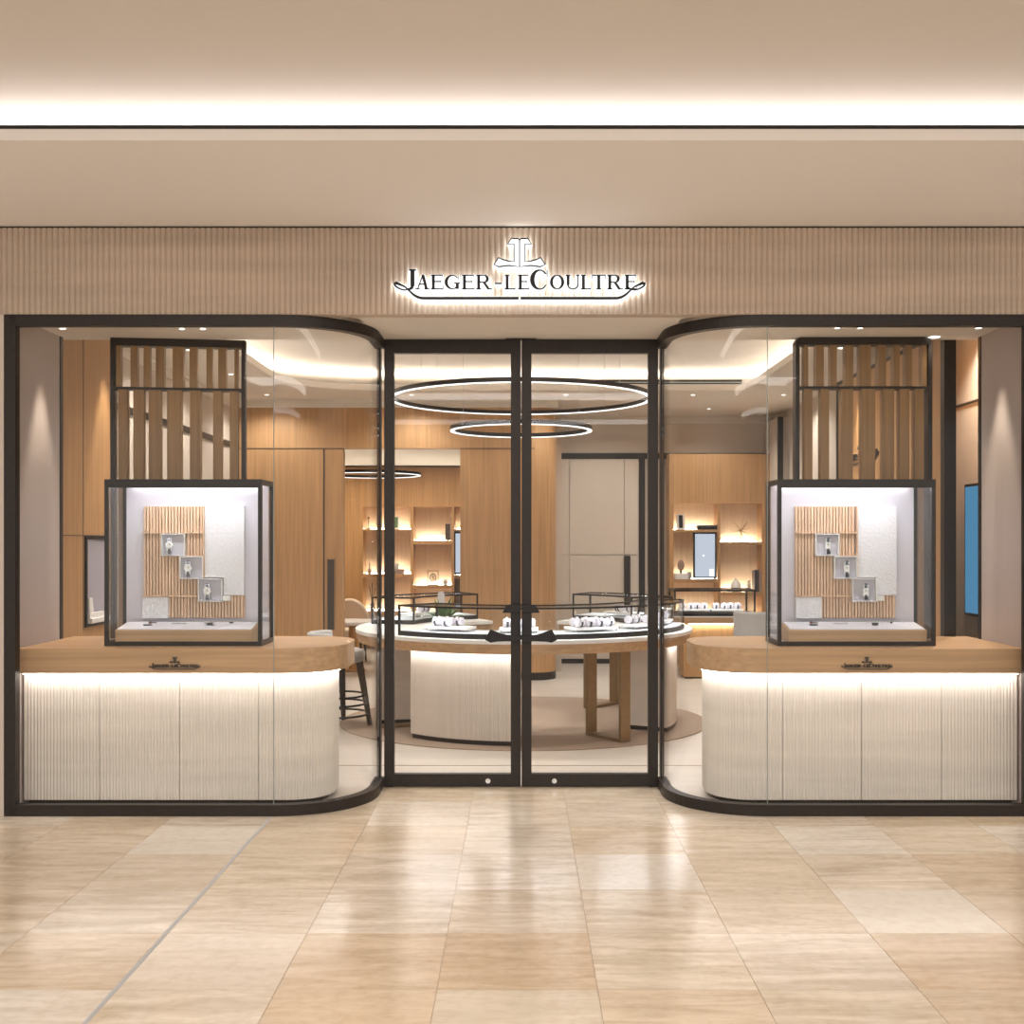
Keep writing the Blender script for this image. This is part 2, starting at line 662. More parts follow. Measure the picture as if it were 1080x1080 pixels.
# ---- doors
def door(s, n):
    r = sroot('door_%d' % n)
    c = .004
    x0, x1 = (-.884, c - .003) if s < 0 else (c + .003, .892)
    t_, y0, y1 = .064, DY - .025, DY + .025
    zt = 2.903
    m = MB()
    m.box(x0, x0 + t_, y0, y1, .006, zt).box(x1 - t_, x1, y0, y1, .006, zt)
    m.box(x0 + t_, x1 - t_, y0, y1, .006, .086).box(x0 + t_, x1 - t_, y0, y1, zt - .088, zt)
    struct('door_frame', m, M_DARK, r)
    struct('glass_pane', MB().box(x0 + t_, x1 - t_, DY - .006, DY + .006, .086, zt - .088), M_GLASS, r)
    # handle: half of an anchor-shaped emblem, standing off the stile
    k = s
    H = lambda pts: [(c + k * (.0035 + a * DY / 1200), Zp(b, DY)) for a, b in pts]
    h = MB()
    h.prism_xz(H([(0, 637), (14.5, 637), (19, 645.5), (0, 645.5)]), y0 - .065, y0 - .03)
    h.prism_xz(H([(0, 645.5), (10.5, 645.5), (10.5, 669), (0, 669)]), y0 - .065, y0 - .03)
    h.prism_xz(H([(0, 669), (10.5, 669), (16, 668.2), (22, 666.6), (28, 664.2), (31.5, 662.8), (37.5, 673.5), (31.5, 676.6), (25, 675.6), (15, 675.2), (0, 675.5)]), y0 - .065, y0 - .03)
    h.rod((c + k * .035, y0, Zp(648, DY)), (c + k * .035, y0 - .04, Zp(648, DY)), .012)
    h.rod((c + k * .035, y0, Zp(668, DY)), (c + k * .035, y0 - .04, Zp(668, DY)), .012)
    h.build('door_handle', M_BLACK, r, bevel=.003)
    lk = MB().rod((c + k * .215, y0 - .006, .042), (c + k * .215, y0 + .01, .042), .016, n=20)
    lk.build('lock', M_STEEL, r)
    xp = c + k * .05
    MB().box(xp - .05, xp + .05, DY - .03, DY + .03, zt, ZS - .001).build('hinge_block', M_BLACK, r)
    MB().box(x0 if s < 0 else x1 - .06, x0 + .06 if s < 0 else x1, DY - .02, DY + .02, -.004, .006).build('floor_pivot', M_BLACK, r)
    return r


door(-1, 1)
door(1, 2)
# head of the door opening: pale track recessed in the soffit
struct('trim_1', MB().box(-.90, .908, DY - .03, DY + .03, ZS - .006, ZS + .0), M_BEIGE)

# ---- bay side walls
for s, nm in ((-1, 'wall_left'), (1, 'wall_right')):
    struct(nm, MB().box(s * BX, s * 3.13, FY + .06, 7.43, .002, ZSB), M_NICHE)
    struct('trim_1', MB().box(s * (BX - .005), s * 3.13, 7.43, 7.475, .002, ZSB), M_DARK)

# ---- shop walls
ZW = 3.117
struct('wall_left', MB().box(-3.13, -3.2, 7.475, 8.68, .002, 3.21), M_OAK)
struct('wall_left', MB().box(-3.30, -3.42, 8.60, 17, .002, 3.21), M_BEIGE)
struct('wall_right', MB().box(3.30, 3.42, 7.0, 17, .002, 3.21), M_BEIGE)
struct('trim_1', MB().box(-3.30, -3.275, 8.68, 13, 2.665, 2.72), M_DARK)
# joints on the wooden side wall
struct('trim_1', MB().box(-3.13, -3.1275, 7.48, 8.68, 1.632, 1.638).box(-3.13, -3.1275, 8.14, 8.146, .96, 3.2), M_LEG)

# back wall, wood: piers, fascia above the opening, joints
bw = MB()
bw.box(-3.30, -2.03, 13.0, 13.15, .002, 2.65)
bw.box(-3.30, -.691, 13.0, 13.15, 2.654, ZW)
struct('wall_back', bw, M_OAK)
cl = [(-.69, 13.0), (.16, 13.0)] + [(.16 + .25 * sin(radians(a)), 13.25 - .25 * cos(radians(a))) for a in range(10, 91, 10)] + [(.41, 13.9), (-.69, 13.9)]
struct('wall_back', MB().prism_xy(cl, .09, ZW), M_OAK, smooth=True)
cb = [(x, y - .008 if y < 13.05 else y) for x, y in cl]
struct('baseboard_back', MB().prism_xy(cb, .002, .09), M_DARK)
struct('trim_1', MB().box(-.69, .16, 12.994, 13.0, 2.646, 2.654).box(-3.3, -2.03, 12.994, 13.0, 2.646, 2.654), M_LEG)
struct('trim_1', MB().box(X(341, 13), X(342.3, 13), 12.994, 13.0, .002, 2.65), M_LEG)
pl = thing('recessed_pull', 'tall dark recessed pull in the oak sliding panel behind the bar stool', 'door pull', (X(349.5, 13), 13, .57))
MB().box(X(345.5, 13), X(353, 13), 12.982, 12.9985, Zp(664, 13), Zp(590, 13)).build('recess', M_LEG, pl)
MB().box(X(345.0, 13), X(345.8, 13), 12.976, 12.9985, Zp(665, 13), Zp(589, 13)).box(X(352.8, 13), X(353.6, 13), 12.976, 12.9985, Zp(665, 13), Zp(589, 13)).build('edge_lip', M_OAKD, pl)
# beige wall with flush door, further back
struct('wall_back', MB().box(.41, 3.3, 14.8, 14.95, .002, 3.21), M_BEIGE)
struct('trim_1', MB().box(.41, 3.3, 14.77, 14.80, Zp(484, 14.8), Zp(478, 14.8)), M_DARK)
struct('baseboard_back', MB().box(.41, 1.9, 14.775, 14.80, .002, .06), M_DARK)
dr = sroot('door_3')
D3 = 14.79
m = MB()
for a, b in ((588.5, 600), (600.6, 658), (658.6, 673.5)):
    m.box(X(a, D3), X(b, D3), D3 - .012, D3 + .005, Zp(585, D3), Zp(484.4, D3))
    m.box(X(a, D3), X(b, D3), D3 - .012, D3 + .005, .065, Zp(585.6, D3))
struct('door_leaf', m, M_BEIGE, dr)
struct('door_frame', MB().box(X(674, D3), X(680, D3), D3 - .03, D3 + .005, .004, Zp(484, D3)), M_DARK, dr)
struct('door_handle', MB().box(X(658, D3), X(664.5, D3), D3 - .05, D3 - .013, Zp(640, D3), Zp(586, D3)), M_DARK, dr, bevel=.006)
# far room behind the opening
struct('wall_back', MB().box(-3.3, .41, 16.9, 17.0, .002, 3.21), M_BEIGE)
struct('wall_right', MB().box(.41, .5, 13.9, 17.0, .002, 3.21), M_BEIGE)

# ---- shop ceiling: dropped border with a lit coffer
hx0, hx1, hy0, hy1 = -2.45, 2.42, 8.05, 12.2
R_ = .95
hole = [(hx1, hy0), (hx1, hy1)]
hole += [(hx0 + R_ - R_ * sin(radians(a)), hy1 - R_ + R_ * cos(radians(a))) for a in range(0, 91, 6)]
hole += [(hx0 + R_ - R_ * cos(radians(a)), hy0 + R_ - R_ * sin(radians(a))) for a in range(0, 91, 6)]
m = MB()
# border built as four strips plus rounded corner fillers
m.box(-3.42, hx0, 7.489, 17, 3.21, 3.275)
m.box(hx1, 3.42, 7.489, 17, 3.21, 3.275)
m.box(hx0, hx1, 7.489, hy0, 3.21, 3.275)
m.box(hx0, hx1, hy1, 17, 3.21, 3.275)
c1 = [(hx0, hy1)] + [(hx0 + R_ - R_ * sin(radians(a)), hy1 - R_ + R_ * cos(radians(a))) for a in range(0, 91, 6)]
c2 = [(hx0, hy0)] + [(hx0 + R_ - R_ * cos(radians(a)), hy0 + R_ - R_ * sin(radians(a))) for a in range(0, 91, 6)]
m.prism_xy(c1, 3.21, 3.275)
m.prism_xy(c2, 3.21, 3.275)
struct('ceiling', m, M_CEILIN)
struct('ceiling', MB().box(-3.42, 3.42, 7.489, 17, 3.45, 3.52), M_CEILIN)
struct('wall_front', MB().box(-3.42, 3.42, 7.45, 7.489, ZS + .12, 3.46), M_CEILIN)
struct('ceiling', MB().box(-3.42, -3.4, 7.489, 17, 3.275, 3.45).box(3.4, 3.42, 7.489, 17, 3.275, 3.45).box(-3.4, 3.4, 13.75, 13.77, 3.275, 3.45), M_CEILIN)
ck = thing('cove_light', 'bright light strip running round the recessed ceiling above the oval counter', 'cove light', (0, 10, 3.276))
off = .45
cp = [(hx1 + off, hy0 - off), (hx1 + off, hy1 + off)]
R2 = R_ + off
cp += [(hx0 + R_ - R2 * sin(radians(a)), hy1 - R_ + R2 * cos(radians(a))) for a in range(0, 91, 6)]
cp += [(hx0 + R_ - R2 * cos(radians(a)), hy0 + R_ - R2 * sin(radians(a))) for a in range(0, 91, 6)]
MB().band(cp + [cp[0]], .012, .012, 3.276, 3.296).build('light_strip', L_COVEIN, ck)
# cornice along the back walls
for x0, x1, y in ((-3.3, .43, 12.985), (.43, 3.3, 14.785)):
    struct('trim_1', MB().box(x0, x1, y - .03, y + .014, 3.185, 3.21).box(x0, x1, y - .02, y + .014, ZW, ZW + .02).box(x0, x1, y - .005, y + .014, ZW + .02, 3.185), M_CEILIN)
struct('trim_1', MB().box(-3.3, -3.27, 9.3, 12.95, 3.185, 3.21).box(-3.3, -3.285, 9.3, 12.95, ZW, 3.185), M_CEILIN)
# black slot diffuser on the coffer lip
v = thing('slot_diffuser', 'long black air slot along the far edge of the recessed ceiling', 'vent', (1.5, hy1, 3.276))
MB().box(.75, 2.37, hy1 - .012, hy1 + .02, 3.277, 3.322).build('slot_body', M_BLACK, v)
MB().box(.75, 2.37, hy1 - .016, hy1 - .0125, 3.290, 3.298).build('slot_blade', M_SEAM, v)

# dark post at the end of the shelf wall, and the wooden partition
struct('trim_1', MB().box(3.16, 3.22, 13.95, 14.0, .002, 3.117), M_DARK)
struct('wall_right', MB().box(3.165, 3.3, 14.0, 14.76, .002, 3.117), M_BEIGE)
part = thing('partition', 'oak partition with a dark end post near the blue screen', 'partition', (2.885, 7.64, 0))
MB().box(2.85, 2.92, 7.71, 10.2, .002, 2.99).build('oak_panel', M_OAK, part)
MB().box(2.845, 2.925, 7.64, 7.71, .002, 2.985).build('end_post', M_DARK, part)
MB().box(2.845, 2.925, 10.2, 10.26, .002, 2.99).build('end_post', M_DARK, part)
MB().box(2.845, 2.925, 7.71, 10.26, 2.99, 3.02).build('top_cap', M_DARK, part)
# door and blue screen on the side wall beyond it
d4 = sroot('door_4')
struct('door_leaf', MB().box(3.285, 3.30, 7.5, 8.72, .006, 2.60), M_BEIGE, d4)
struct('door_frame', MB().box(3.275, 3.30, 7.46, 8.76, 2.603, 2.615).box(3.275, 3.30, 8.72, 8.76, .004, 2.603), M_LEG, d4)
bs = thing('blue_screen', 'narrow glowing blue screen beside the oak partition', 'screen', (3.28, 8.1, 1.05))
MB().box(3.262, 3.284, 7.70, 8.36, 1.055, 2.01).build('bezel', M_BLACK, bs)
MB().box(3.2585, 3.2619, 7.72, 8.34, 1.075, 1.99).build('display', L_BLUE, bs)

# ---- downlights
def downlight(x, y, z, label, watts, angle=50, r=.03, aim=None, color=WARM, group='ceiling downlights'):
    t = thing('downlight', label, 'downlight', (x, y, z), group)
    pr = [(r * 1.35, -.004), (r * 1.35, 0.0), (r, 0.0), (r, -.004)]
    m = MB()
    n = 24
    vs = []
    for rr, zz in pr:
        for i in range(n):
            a = 2 * pi * i / n
            vs.append((x + rr * cos(a), y + rr * sin(a), z + zz - .001))
    fs = []
    for j in range(4):
        for i in range(n):
            fs.append((j * n + i, j * n + (i + 1) % n, ((j + 1) % 4) * n + (i + 1) % n, ((j + 1) % 4) * n + i))
    m.add(vs, fs)
    m.build('trim_ring', M_WHITE, t)
    MB().lathe([(r * .97, -.003), (r * .97, 0)], (x, y, z - .0005), 20).build('lens', L_DOWN, t)
    if watts:
        d = bpy.data.lights.new('downlight_beam', 'SPOT')
        d.energy, d.color = watts, color
        d.spot_size, d.spot_blend, d.shadow_soft_size = radians(angle), .7, .03
        o = bpy.data.objects.new('downlight_beam', d)
        tgt = Vector(aim or (x, y, 0))
        o.rotation_euler = (tgt - Vector((x, y, z))).to_track_quat('-Z', 'Y').to_euler()
        o.location = (0, 0, -.012)
        o.parent = t
        COL.objects.link(o)
    return t


# ================================================================ SIGN
FYS = FY - .055


def arc_stroke(cx, cy, rx, ry, a0, a1, w0, wm, g, n=18):
    """crescent stroke: thickness varies from w0 at the ends to wm in the middle; returns a polygon."""
    o_, i_ = [], []
    for k in range(n + 1):
        t = k / n
        a = radians(a0 + (a1 - a0) * t)
        w = (w0 + (wm - w0) * sin(pi * t)) / 2
        o_.append((cx + (rx + w + g) * cos(a), cy + (ry + w * .7 + g) * sin(a)))
        i_.append((cx + (rx - w - g) * cos(a), cy + (ry - w * .7 - g) * sin(a)))
    return o_ + i_[::-1]


def ring_quads(poly):
    """split a stroke polygon (outer + reversed inner) into quads."""
    n = len(poly) // 2
    return [[poly[i], poly[i + 1], poly[2 * n - 2 - i], poly[2 * n - 1 - i]] for i in range(n - 1)]


def glyph(ch, w, h, g):
    """polygons of a serif capital in a w x h box, origin bottom left, grown by g."""
    T, t, sl, st = .20 * h, .085 * h, .075 * h, .07 * h
    R = lambda x0, y0, x1, y1: [(x0 - g, y0 - g), (x1 + g, y0 - g), (x1 + g, y1 + g), (x0 - g, y1 + g)]
    P = []

    def stem(x, y0=0, y1=h, bot=True, top=True):
        P.append(R(x, y0, x + T, y1))
        if bot:
            P.append(R(x - sl, y0, x + T + sl, y0 + st))
        if top:
            P.append(R(x - sl, y1 - st, x + T + sl, y1))

    def diag(x0, y0, x1, y1, wd):
        P.append([(x0 - g, y0 - g), (x0 + wd + g, y0 - g), (x1 + wd + g, y1 + g), (x1 - g, y1 + g)])
    if ch in 'EL':
        x = sl
        stem(x)
        P.append(R(x, 0, w - .02 * h, st))
        P.append([(w - .05 * h - g, -g), (w + g, -g), (w + g, .26 * h + g), (w - .03 * h - g, .26 * h + g)])
        if ch == 'E':
            P.append(R(x, h - st, w - .06 * h, h))
            P.append([(w - .09 * h - g, h + g), (w - .04 * h + g, h + g), (w - .04 * h + g, .78 * h - g), (w - .06 * h - g, .78 * h - g)])
            P.append(R(x, .5 * h, w - .16 * h, .5 * h + st))
            P.append(R(w - .19 * h, .40 * h, w - .15 * h, .64 * h))
    elif ch == 'A':
        diag(.02 * w + sl, 0, .48 * w, h, t)
        diag(.80 * w - T * .6, 0, .50 * w - T * .4, h, T)
        P.append(R(.24 * w, .32 * h, .72 * w, .32 * h + st))
        P.append(R(0, 0, .30 * w, st))
        P.append(R(.62 * w, 0, w, st))
    elif ch == 'T':
        stem(w / 2 - T / 2, top=False)
        P.append(R(0, h - st, w, h))
        P.append(R(0, .74 * h, .05 * h, h))
        P.append(R(w - .05 * h, .74 * h, w, h))
    elif ch == 'U':
        stem(sl, .3 * h, h, bot=False)
        P.append(R(w - sl - t, .3 * h, w - sl, h))
        P.append(R(w - 2 * sl - t, h - st, w, h))
        cx = (sl + T / 2 + w - sl - t / 2) / 2
        P.extend(ring_quads(arc_stroke(cx, .31 * h, cx - sl - T / 2, .28 * h, 180, 360, .1 * h, .11 * h, g)))
    elif ch == 'O':
        for a0 in (90, 270):
            P.extend(ring_quads(arc_stroke(w / 2, h / 2, w / 2 - T / 2, h / 2 - t / 2, a0, a0 + 180, t, T * 1.05, g)))
    elif ch in 'CG':
        P.extend(ring_quads(arc_stroke(w * .55, h / 2, w * .55 - T / 2, h / 2 - t / 2, 90, 270, t, T * 1.1, g)))
        P.extend(ring_quads(arc_stroke(w * .55, h / 2, w * .40, h / 2 - t / 2, 35, 90, t, t, g)))
        P.extend(ring_quads(arc_stroke(w * .55, h / 2, w * .40, h / 2 - t / 2, 270, 325, t, t, g)))
        P.append(R(w - .06 * h, .64 * h, w - .01 * h, .95 * h))
        if ch == 'G':
            P.append(R(w - T - .03 * h, .04 * h, w - .03 * h, .42 * h))
            P.append(R(w - T - .14 * h, .40 * h, w + .05 * h, .40 * h + st))
    elif ch == 'R':
        stem(sl)
        P.append(R(sl, h - st, .5 * w, h))
        P.append(R(sl, .46 * h, .5 * w, .46 * h + st))
        P.extend(ring_quads(arc_stroke(.5 * w, .73 * h, .24 * w, .245 * h, -90, 90, t, T, g)))
        diag(w - T - sl * .9, 0, .42 * w, .48 * h, T * .95)
        P.append(R(w - T - sl, 0, w + sl * .6, st))
    elif ch == 'J':
        P.append(R(.52 * w, .18 * h, .52 * w + T, h))
        P.append(R(.52 * w - sl, h - st, .52 * w + T + sl, h))
        P.extend(ring_quads(arc_stroke(.22 * w, .18 * h, .30 * w + T / 2, .15 * h, 270, 360, t, T * .8, g)))
    elif ch == '-':
        P.append(R(0, .36 * h, w, .36 * h + .1 * h))
    return P


LET = [('J', 96, 140, 1), ('A', 138, 192, 0), ('E', 196, 244, 0), ('G', 249, 304, 0), ('E', 314, 362, 0), ('R', 368, 426, 0), ('-', 438, 466, 0),
       ('L', 476, 517, 0), ('E', 526, 569, 0), ('C', 573, 640, 1), ('O', 648, 702, 0), ('U', 707, 760, 0), ('L', 765, 803, 0), ('T', 807, 859, 0),
       ('R', 865, 922, 0), ('E', 931, 977, 0)]
BASE_Y = 305.6    # baseline in the photograph


def catmull(p, n=8):
    out = []
    for i in range(len(p) - 1):
        p0, p1, p2, p3 = p[max(i - 1, 0)], p[i], p[i + 1], p[min(i + 2, len(p) - 1)]
        for k in range(n):
            t = k / n
            out.append(tuple(.5 * (2 * b + (c - a) * t + (2 * a - 5 * b + 4 * c - d) * t * t + (3 * b - a - 3 * c + d) * t ** 3)
                             for a, b, c, d in zip(p0, p1, p2, p3)))
    out.append(p[-1])
    return out


def stroke(pts, g):
    """variable-width stroke: pts (x, y, w) -> quads"""
    L, Rr = [], []
    n = len(pts)
    for i in range(n):
        a, b = Vector(pts[max(i - 1, 0)][:2]), Vector(pts[min(i + 1, n - 1)][:2])
        d = (b - a).normalized()
        nn = Vector((-d.y, d.x))
        p, w = Vector(pts[i][:2]), pts[i][2] / 2 + g
        L.append(tuple(p + nn * w))
        Rr.append(tuple(p - nn * w))
    return [[L[i], L[i + 1], Rr[i + 1], Rr[i]] for i in range(n - 1)]


def sign_parts(g):
    """all strokes of the sign in photograph units relative to its middle (548, baseline); y up."""
    parts = []
    for ch, a, b, big in LET:
        x0, w = 400 + a / 3.6 - 548, (b - a) / 3.6
        h = 21.8 if big else 15.4
        dz = -.6 if big else 0
        parts.append(('letter', [[(x0 + x, dz + y) for x, y in p] for p in glyph(ch, w, h, g)]))
    for s in (-1, 1):
        c = [(s * 1.0, -9.3, 2.7), (s * 20, -9.3, 2.7), (s * 60, -9.3, 2.7), (s * 96, -9.3, 2.7), (s * 105, -8.8, 2.7), (s * 111, -6.0, 2.4), (s * 116, -1.6, 1.8),
             (s * 121, 2.8, 1.6), (s * 127, 5.6, 2.6), (s * 130.6, 7.2, 3.8)]
        c2 = [(s * 130.6, 7.2, 3.8), (s * 131.4, 4.6, 2.2), (s * 127.5, 1.4, 1.6), (s * 121.5, -.6, 1.3), (s * 116.5, .8, 1.3), (s * 112.5, 3.6, .8)]
        parts.append(('underline', stroke(catmull(c, 6), g) + stroke(catmull(c2, 6), g)))
    return parts


def emblem_outline():
    """closed outline of the emblem (photograph units about (548, baseline))."""
    half = [(0, 86), (-5, 79.5), (-32, 79.5), (-45, 100), (-21, 100), (-21, 167.5), (-42, 165), (-62, 159.5), (-80, 152), (-97, 178), (-78, 186.5),
            (-60, 183.5), (-40, 182), (0, 186)]
    f = [(x / 3.6, -(y - (BASE_Y - 230) * 3.6) / 3.6) for x, y in half]
    return f


def place(polys, mb, cx, cz, sc, y0, y1, mi=0):
    for p in polys:
        mb.prism_xz([(cx + x * sc, cz + y * sc) for x, y in p], y0, y1, mi)


SC = FYS / 1200
SX, SZ = X(548, FYS), Zp(BASE_Y, FYS)
sign = thing('shop_sign', 'back-lit black serif lettering with an anchor-like emblem above, on the fluted fascia over the doors', 'sign', (SX, FY, SZ))
yb0, yb1 = FYS - .004, FY - .016      # glowing body
for (nm, pf), (_, pb) in zip(sign_parts(0), sign_parts(.55)):
    a = MB()
    place(pf, a, SX, SZ, SC, FYS - .014, FYS - .0045)
    lo = a.build(nm, M_BLACK, sign)
    b = MB()
    place(pb, b, SX, SZ, SC, yb0, yb1)
    place(pf, b, SX, SZ, SC, yb1, yb1 + .002, 1)
    bo = b.build('glow_body', [L_SIGN, L_HALO], lo)
    bo['label'] = 'white glowing acrylic body behind the black face'
eo = emblem_outline()
eh = [(-x, y) for x, y in eo]
em = MB()
for hlf in (eo, eh):
    hs = [(x * 1.0, y) for x, y in hlf]
    loop = hs + [hs[0]]
    place(stroke([(x, y, 1.25) for x, y in hs + [hs[0]]], 0), em, SX, SZ, SC, FYS - .014, FYS - .0045)
eobj = em.build('emblem', M_BLACK, sign)
eb = MB()
for hlf in (eo, eh):
    place([hlf], eb, SX, SZ, SC, yb0, yb1)
    place(stroke([(x, y, 1.2) for x, y in hlf + [hlf[0]]], .4), eb, SX, SZ, SC, yb0 + .0005, yb1)
for hlf in (eo, eh):
    place([hlf], eb, SX, SZ, SC, yb1, yb1 + .002, 1)
ebo = eb.build('glow_body', [L_SIGN, L_HALO], eobj)
ebo['label'] = 'white glowing acrylic body behind the black outline'


def small_logo(parent, cx, y, cz, width, mat, name='logo', M=None):
    sc = width / 262
    m = MB()
    for nm, pf in sign_parts(.25):
        place(pf, m, cx, cz, sc, y - .012, y)
    place([eo], m, cx, cz, sc, y - .012, y)
    place([eh], m, cx, cz, sc, y - .012, y)
    if M:
        m.xform(M)
    return m.build(name, mat, parent)


# ================================================================ COUNTERS
def rounded(xe, y0, R, x_in, y_back, s, n=14, Rb=.3):
    """plan: straight front from x_in to the corner, rounded end with extreme x = xe, back at y_back."""
    pts = [(s * x_in, y0)]
    cx, cy = xe - R, y0 + R
    for i in range(n + 1):
        a = radians(90 * i / n)
        pts.append((s * (cx + R * sin(a)), cy - R * cos(a)))
    for i in range(n + 1):
        a = radians(90 * i / n)
        pts.append((s * (xe - Rb + Rb * cos(a)), y_back - Rb + Rb * sin(a)))
    pts += [(s * x_in, y_back)]
    return pts


def counter(s, label):
    t = thing('display_counter', label, 'counter', (s * 2.0, 7.1, 0))
    # s = 1 : the bay whose outer side is at negative x
    MB().prism_xy(rounded(-1.077, 6.78, .36, -3.005, 7.66, s), .806, .956).build('countertop', M_OAKX, t, smooth=True, bevel=.004)
    MB().prism_xy(rounded(-1.185, 6.895, .22, -2.99, 7.52, s, 14, .27), .03, .806).build('carcass', M_CREAM, t)
    # fluted front in panels with open joints
    joints = [X(104.5, 6.86), X(189, 6.86), X(272.5, 6.86)]
    edges = [-2.998] + joints
    for i in range(4):
        a = edges[i] + (.002 if i else 0)
        if i < 3:
            path = [(a, 6.86), (edges[i + 1] - .002, 6.86)]
            back = [(edges[i + 1] - .002, 6.892), (a, 6.892)]
        else:
            R, Rb, yb = .25, .30, 7.53
            cx, cy = -1.157 - R, 6.86 + R
            arc = [(cx + R * sin(radians(q)), cy - R * cos(radians(q))) for q in range(0, 91, 3)]
            arc += [(-1.157 - Rb + Rb * cos(radians(q)), yb - Rb + Rb * sin(radians(q))) for q in range(0, 91, 5)]
            path = [(a, 6.86)] + arc
            R3, R4 = .22, .27
            inner = [(cx + R3 * sin(radians(q)), cy - R3 * cos(radians(q))) for q in range(0, 91, 6)]
            inner += [(-1.457 + R4 * cos(radians(q)), 7.23 + R4 * sin(radians(q))) for q in range(0, 91, 6)]
            back = inner[::-1] + [(a, 6.89)]
        fo = fluted_outline(path, .0195, .006, 0) + back
        MB().prism_xy([(s * x, y) for x, y in fo], .035, .80).build('fluted_panel', M_CREAM, t)
    MB().prism_xy(rounded(-1.20, 6.90, .20, -2.98, 7.50, s, 14, .26), .002, .03).build('plinth', M_DARK, t)
    # light strip under the overhang
    lp = [(s * -2.98, 6.822), (s * -1.42, 6.822)] + [(s * (-1.407 + .285 * sin(radians(q))), 7.107 - .285 * cos(radians(q))) for q in range(6, 91, 6)] + [(s * -1.122, 7.25)]
    MB().band(lp, .010, .010, .7995, .8055).build('light_strip', L_COUNTER, t)
    lx = X(184, 6.77) if s > 0 else X(914.5, 6.77)
    small_logo(t, lx, 6.779, Zp(704, 6.77), .30, M_LEG)
    return t


counter(1, 'round-ended oak counter over a lit fluted base, in the bay beside the bar stool')
counter(-1, 'round-ended oak counter over a lit fluted base, in the bay beside the blue screen')


# ================================================================ GLASS SHOWCASES
def make_watch(cx, cy, cz, label, group, square=False, s=1.0, tilt=0.0):
    """wristwatch standing on its own strap loop, seen from the front."""
    t = thing('wristwatch', label, 'watch', (cx, cy, cz), group)
    M = Matrix.Translation((cx, cy, cz)) @ Matrix.Rotation(tilt, 4, 'Z') @ Matrix.Scale(s, 4)
    # strap: a closed oval loop of flat band, upright
    m = MB()
    n = 28
    w = .0085
    vs = []
    for i in range(n):
        a = 2 * pi * i / n
        for rr in (1.0, .90):
            for xx in (-w, w):
                vs.append((xx, -.002 + .019 * rr * cos(a), .044 + .042 * rr * sin(a)))
    fs = []
    for i in range(n):
        j = (i + 1) % n
        b0, b1 = 4 * i, 4 * j
        fs += [(b0, b0 + 1, b1 + 1, b1), (b0 + 2, b1 + 2, b1 + 3, b0 + 3), (b0, b1, b1 + 2, b0 + 2), (b0 + 1, b0 + 3, b1 + 3, b1 + 1)]
    m.add(vs, fs).xform(M)
    m.build('strap', M_STRAP if square else M_STRAPM, t, smooth=True)
    c = MB()
    if square:
        c.box(-.013, .013, -.034, -.022, .030, .064)
    else:
        c.rod((0, -.034, .050), (0, -.022, .050), .0185, .0195, 28)
        c.rod((.018, -.028, .050), (.0235, -.028, .050), .003, n=8)
    for dx in (-.009, .009):
        for zz in (.027, .073):
            c.box(dx - .0025, dx + .0025, -.029, -.020, zz - .006, zz + .006)
    c.xform(M).build('case', M_STEEL, t, smooth=True)
    d = MB()
    if square:
        d.box(-.010, .010, -.0355, -.0338, .034, .060)
    else:
        d.rod((0, -.0355, .050), (0, -.0338, .050), .0155, n=28)
    d.xform(M).build('dial', M_WHITE, t)
    h = MB()
    h.box(-.0012, .0012, -.0368, -.0356, .050, .059).box(-.0005, .0075, -.0368, -.0356, .0492, .0508)
    h.xform(M).build('hands', M_STRAP, t)
    st = MB().box(-.012, .012, -.012, .012, 0, .0035).box(-.0075, .0075, -.004, .004, .0035, .008)
    st.xform(M).build('stand', M_LAV, t)
    return t


SHY0, SHY1 = 6.937, 7.285


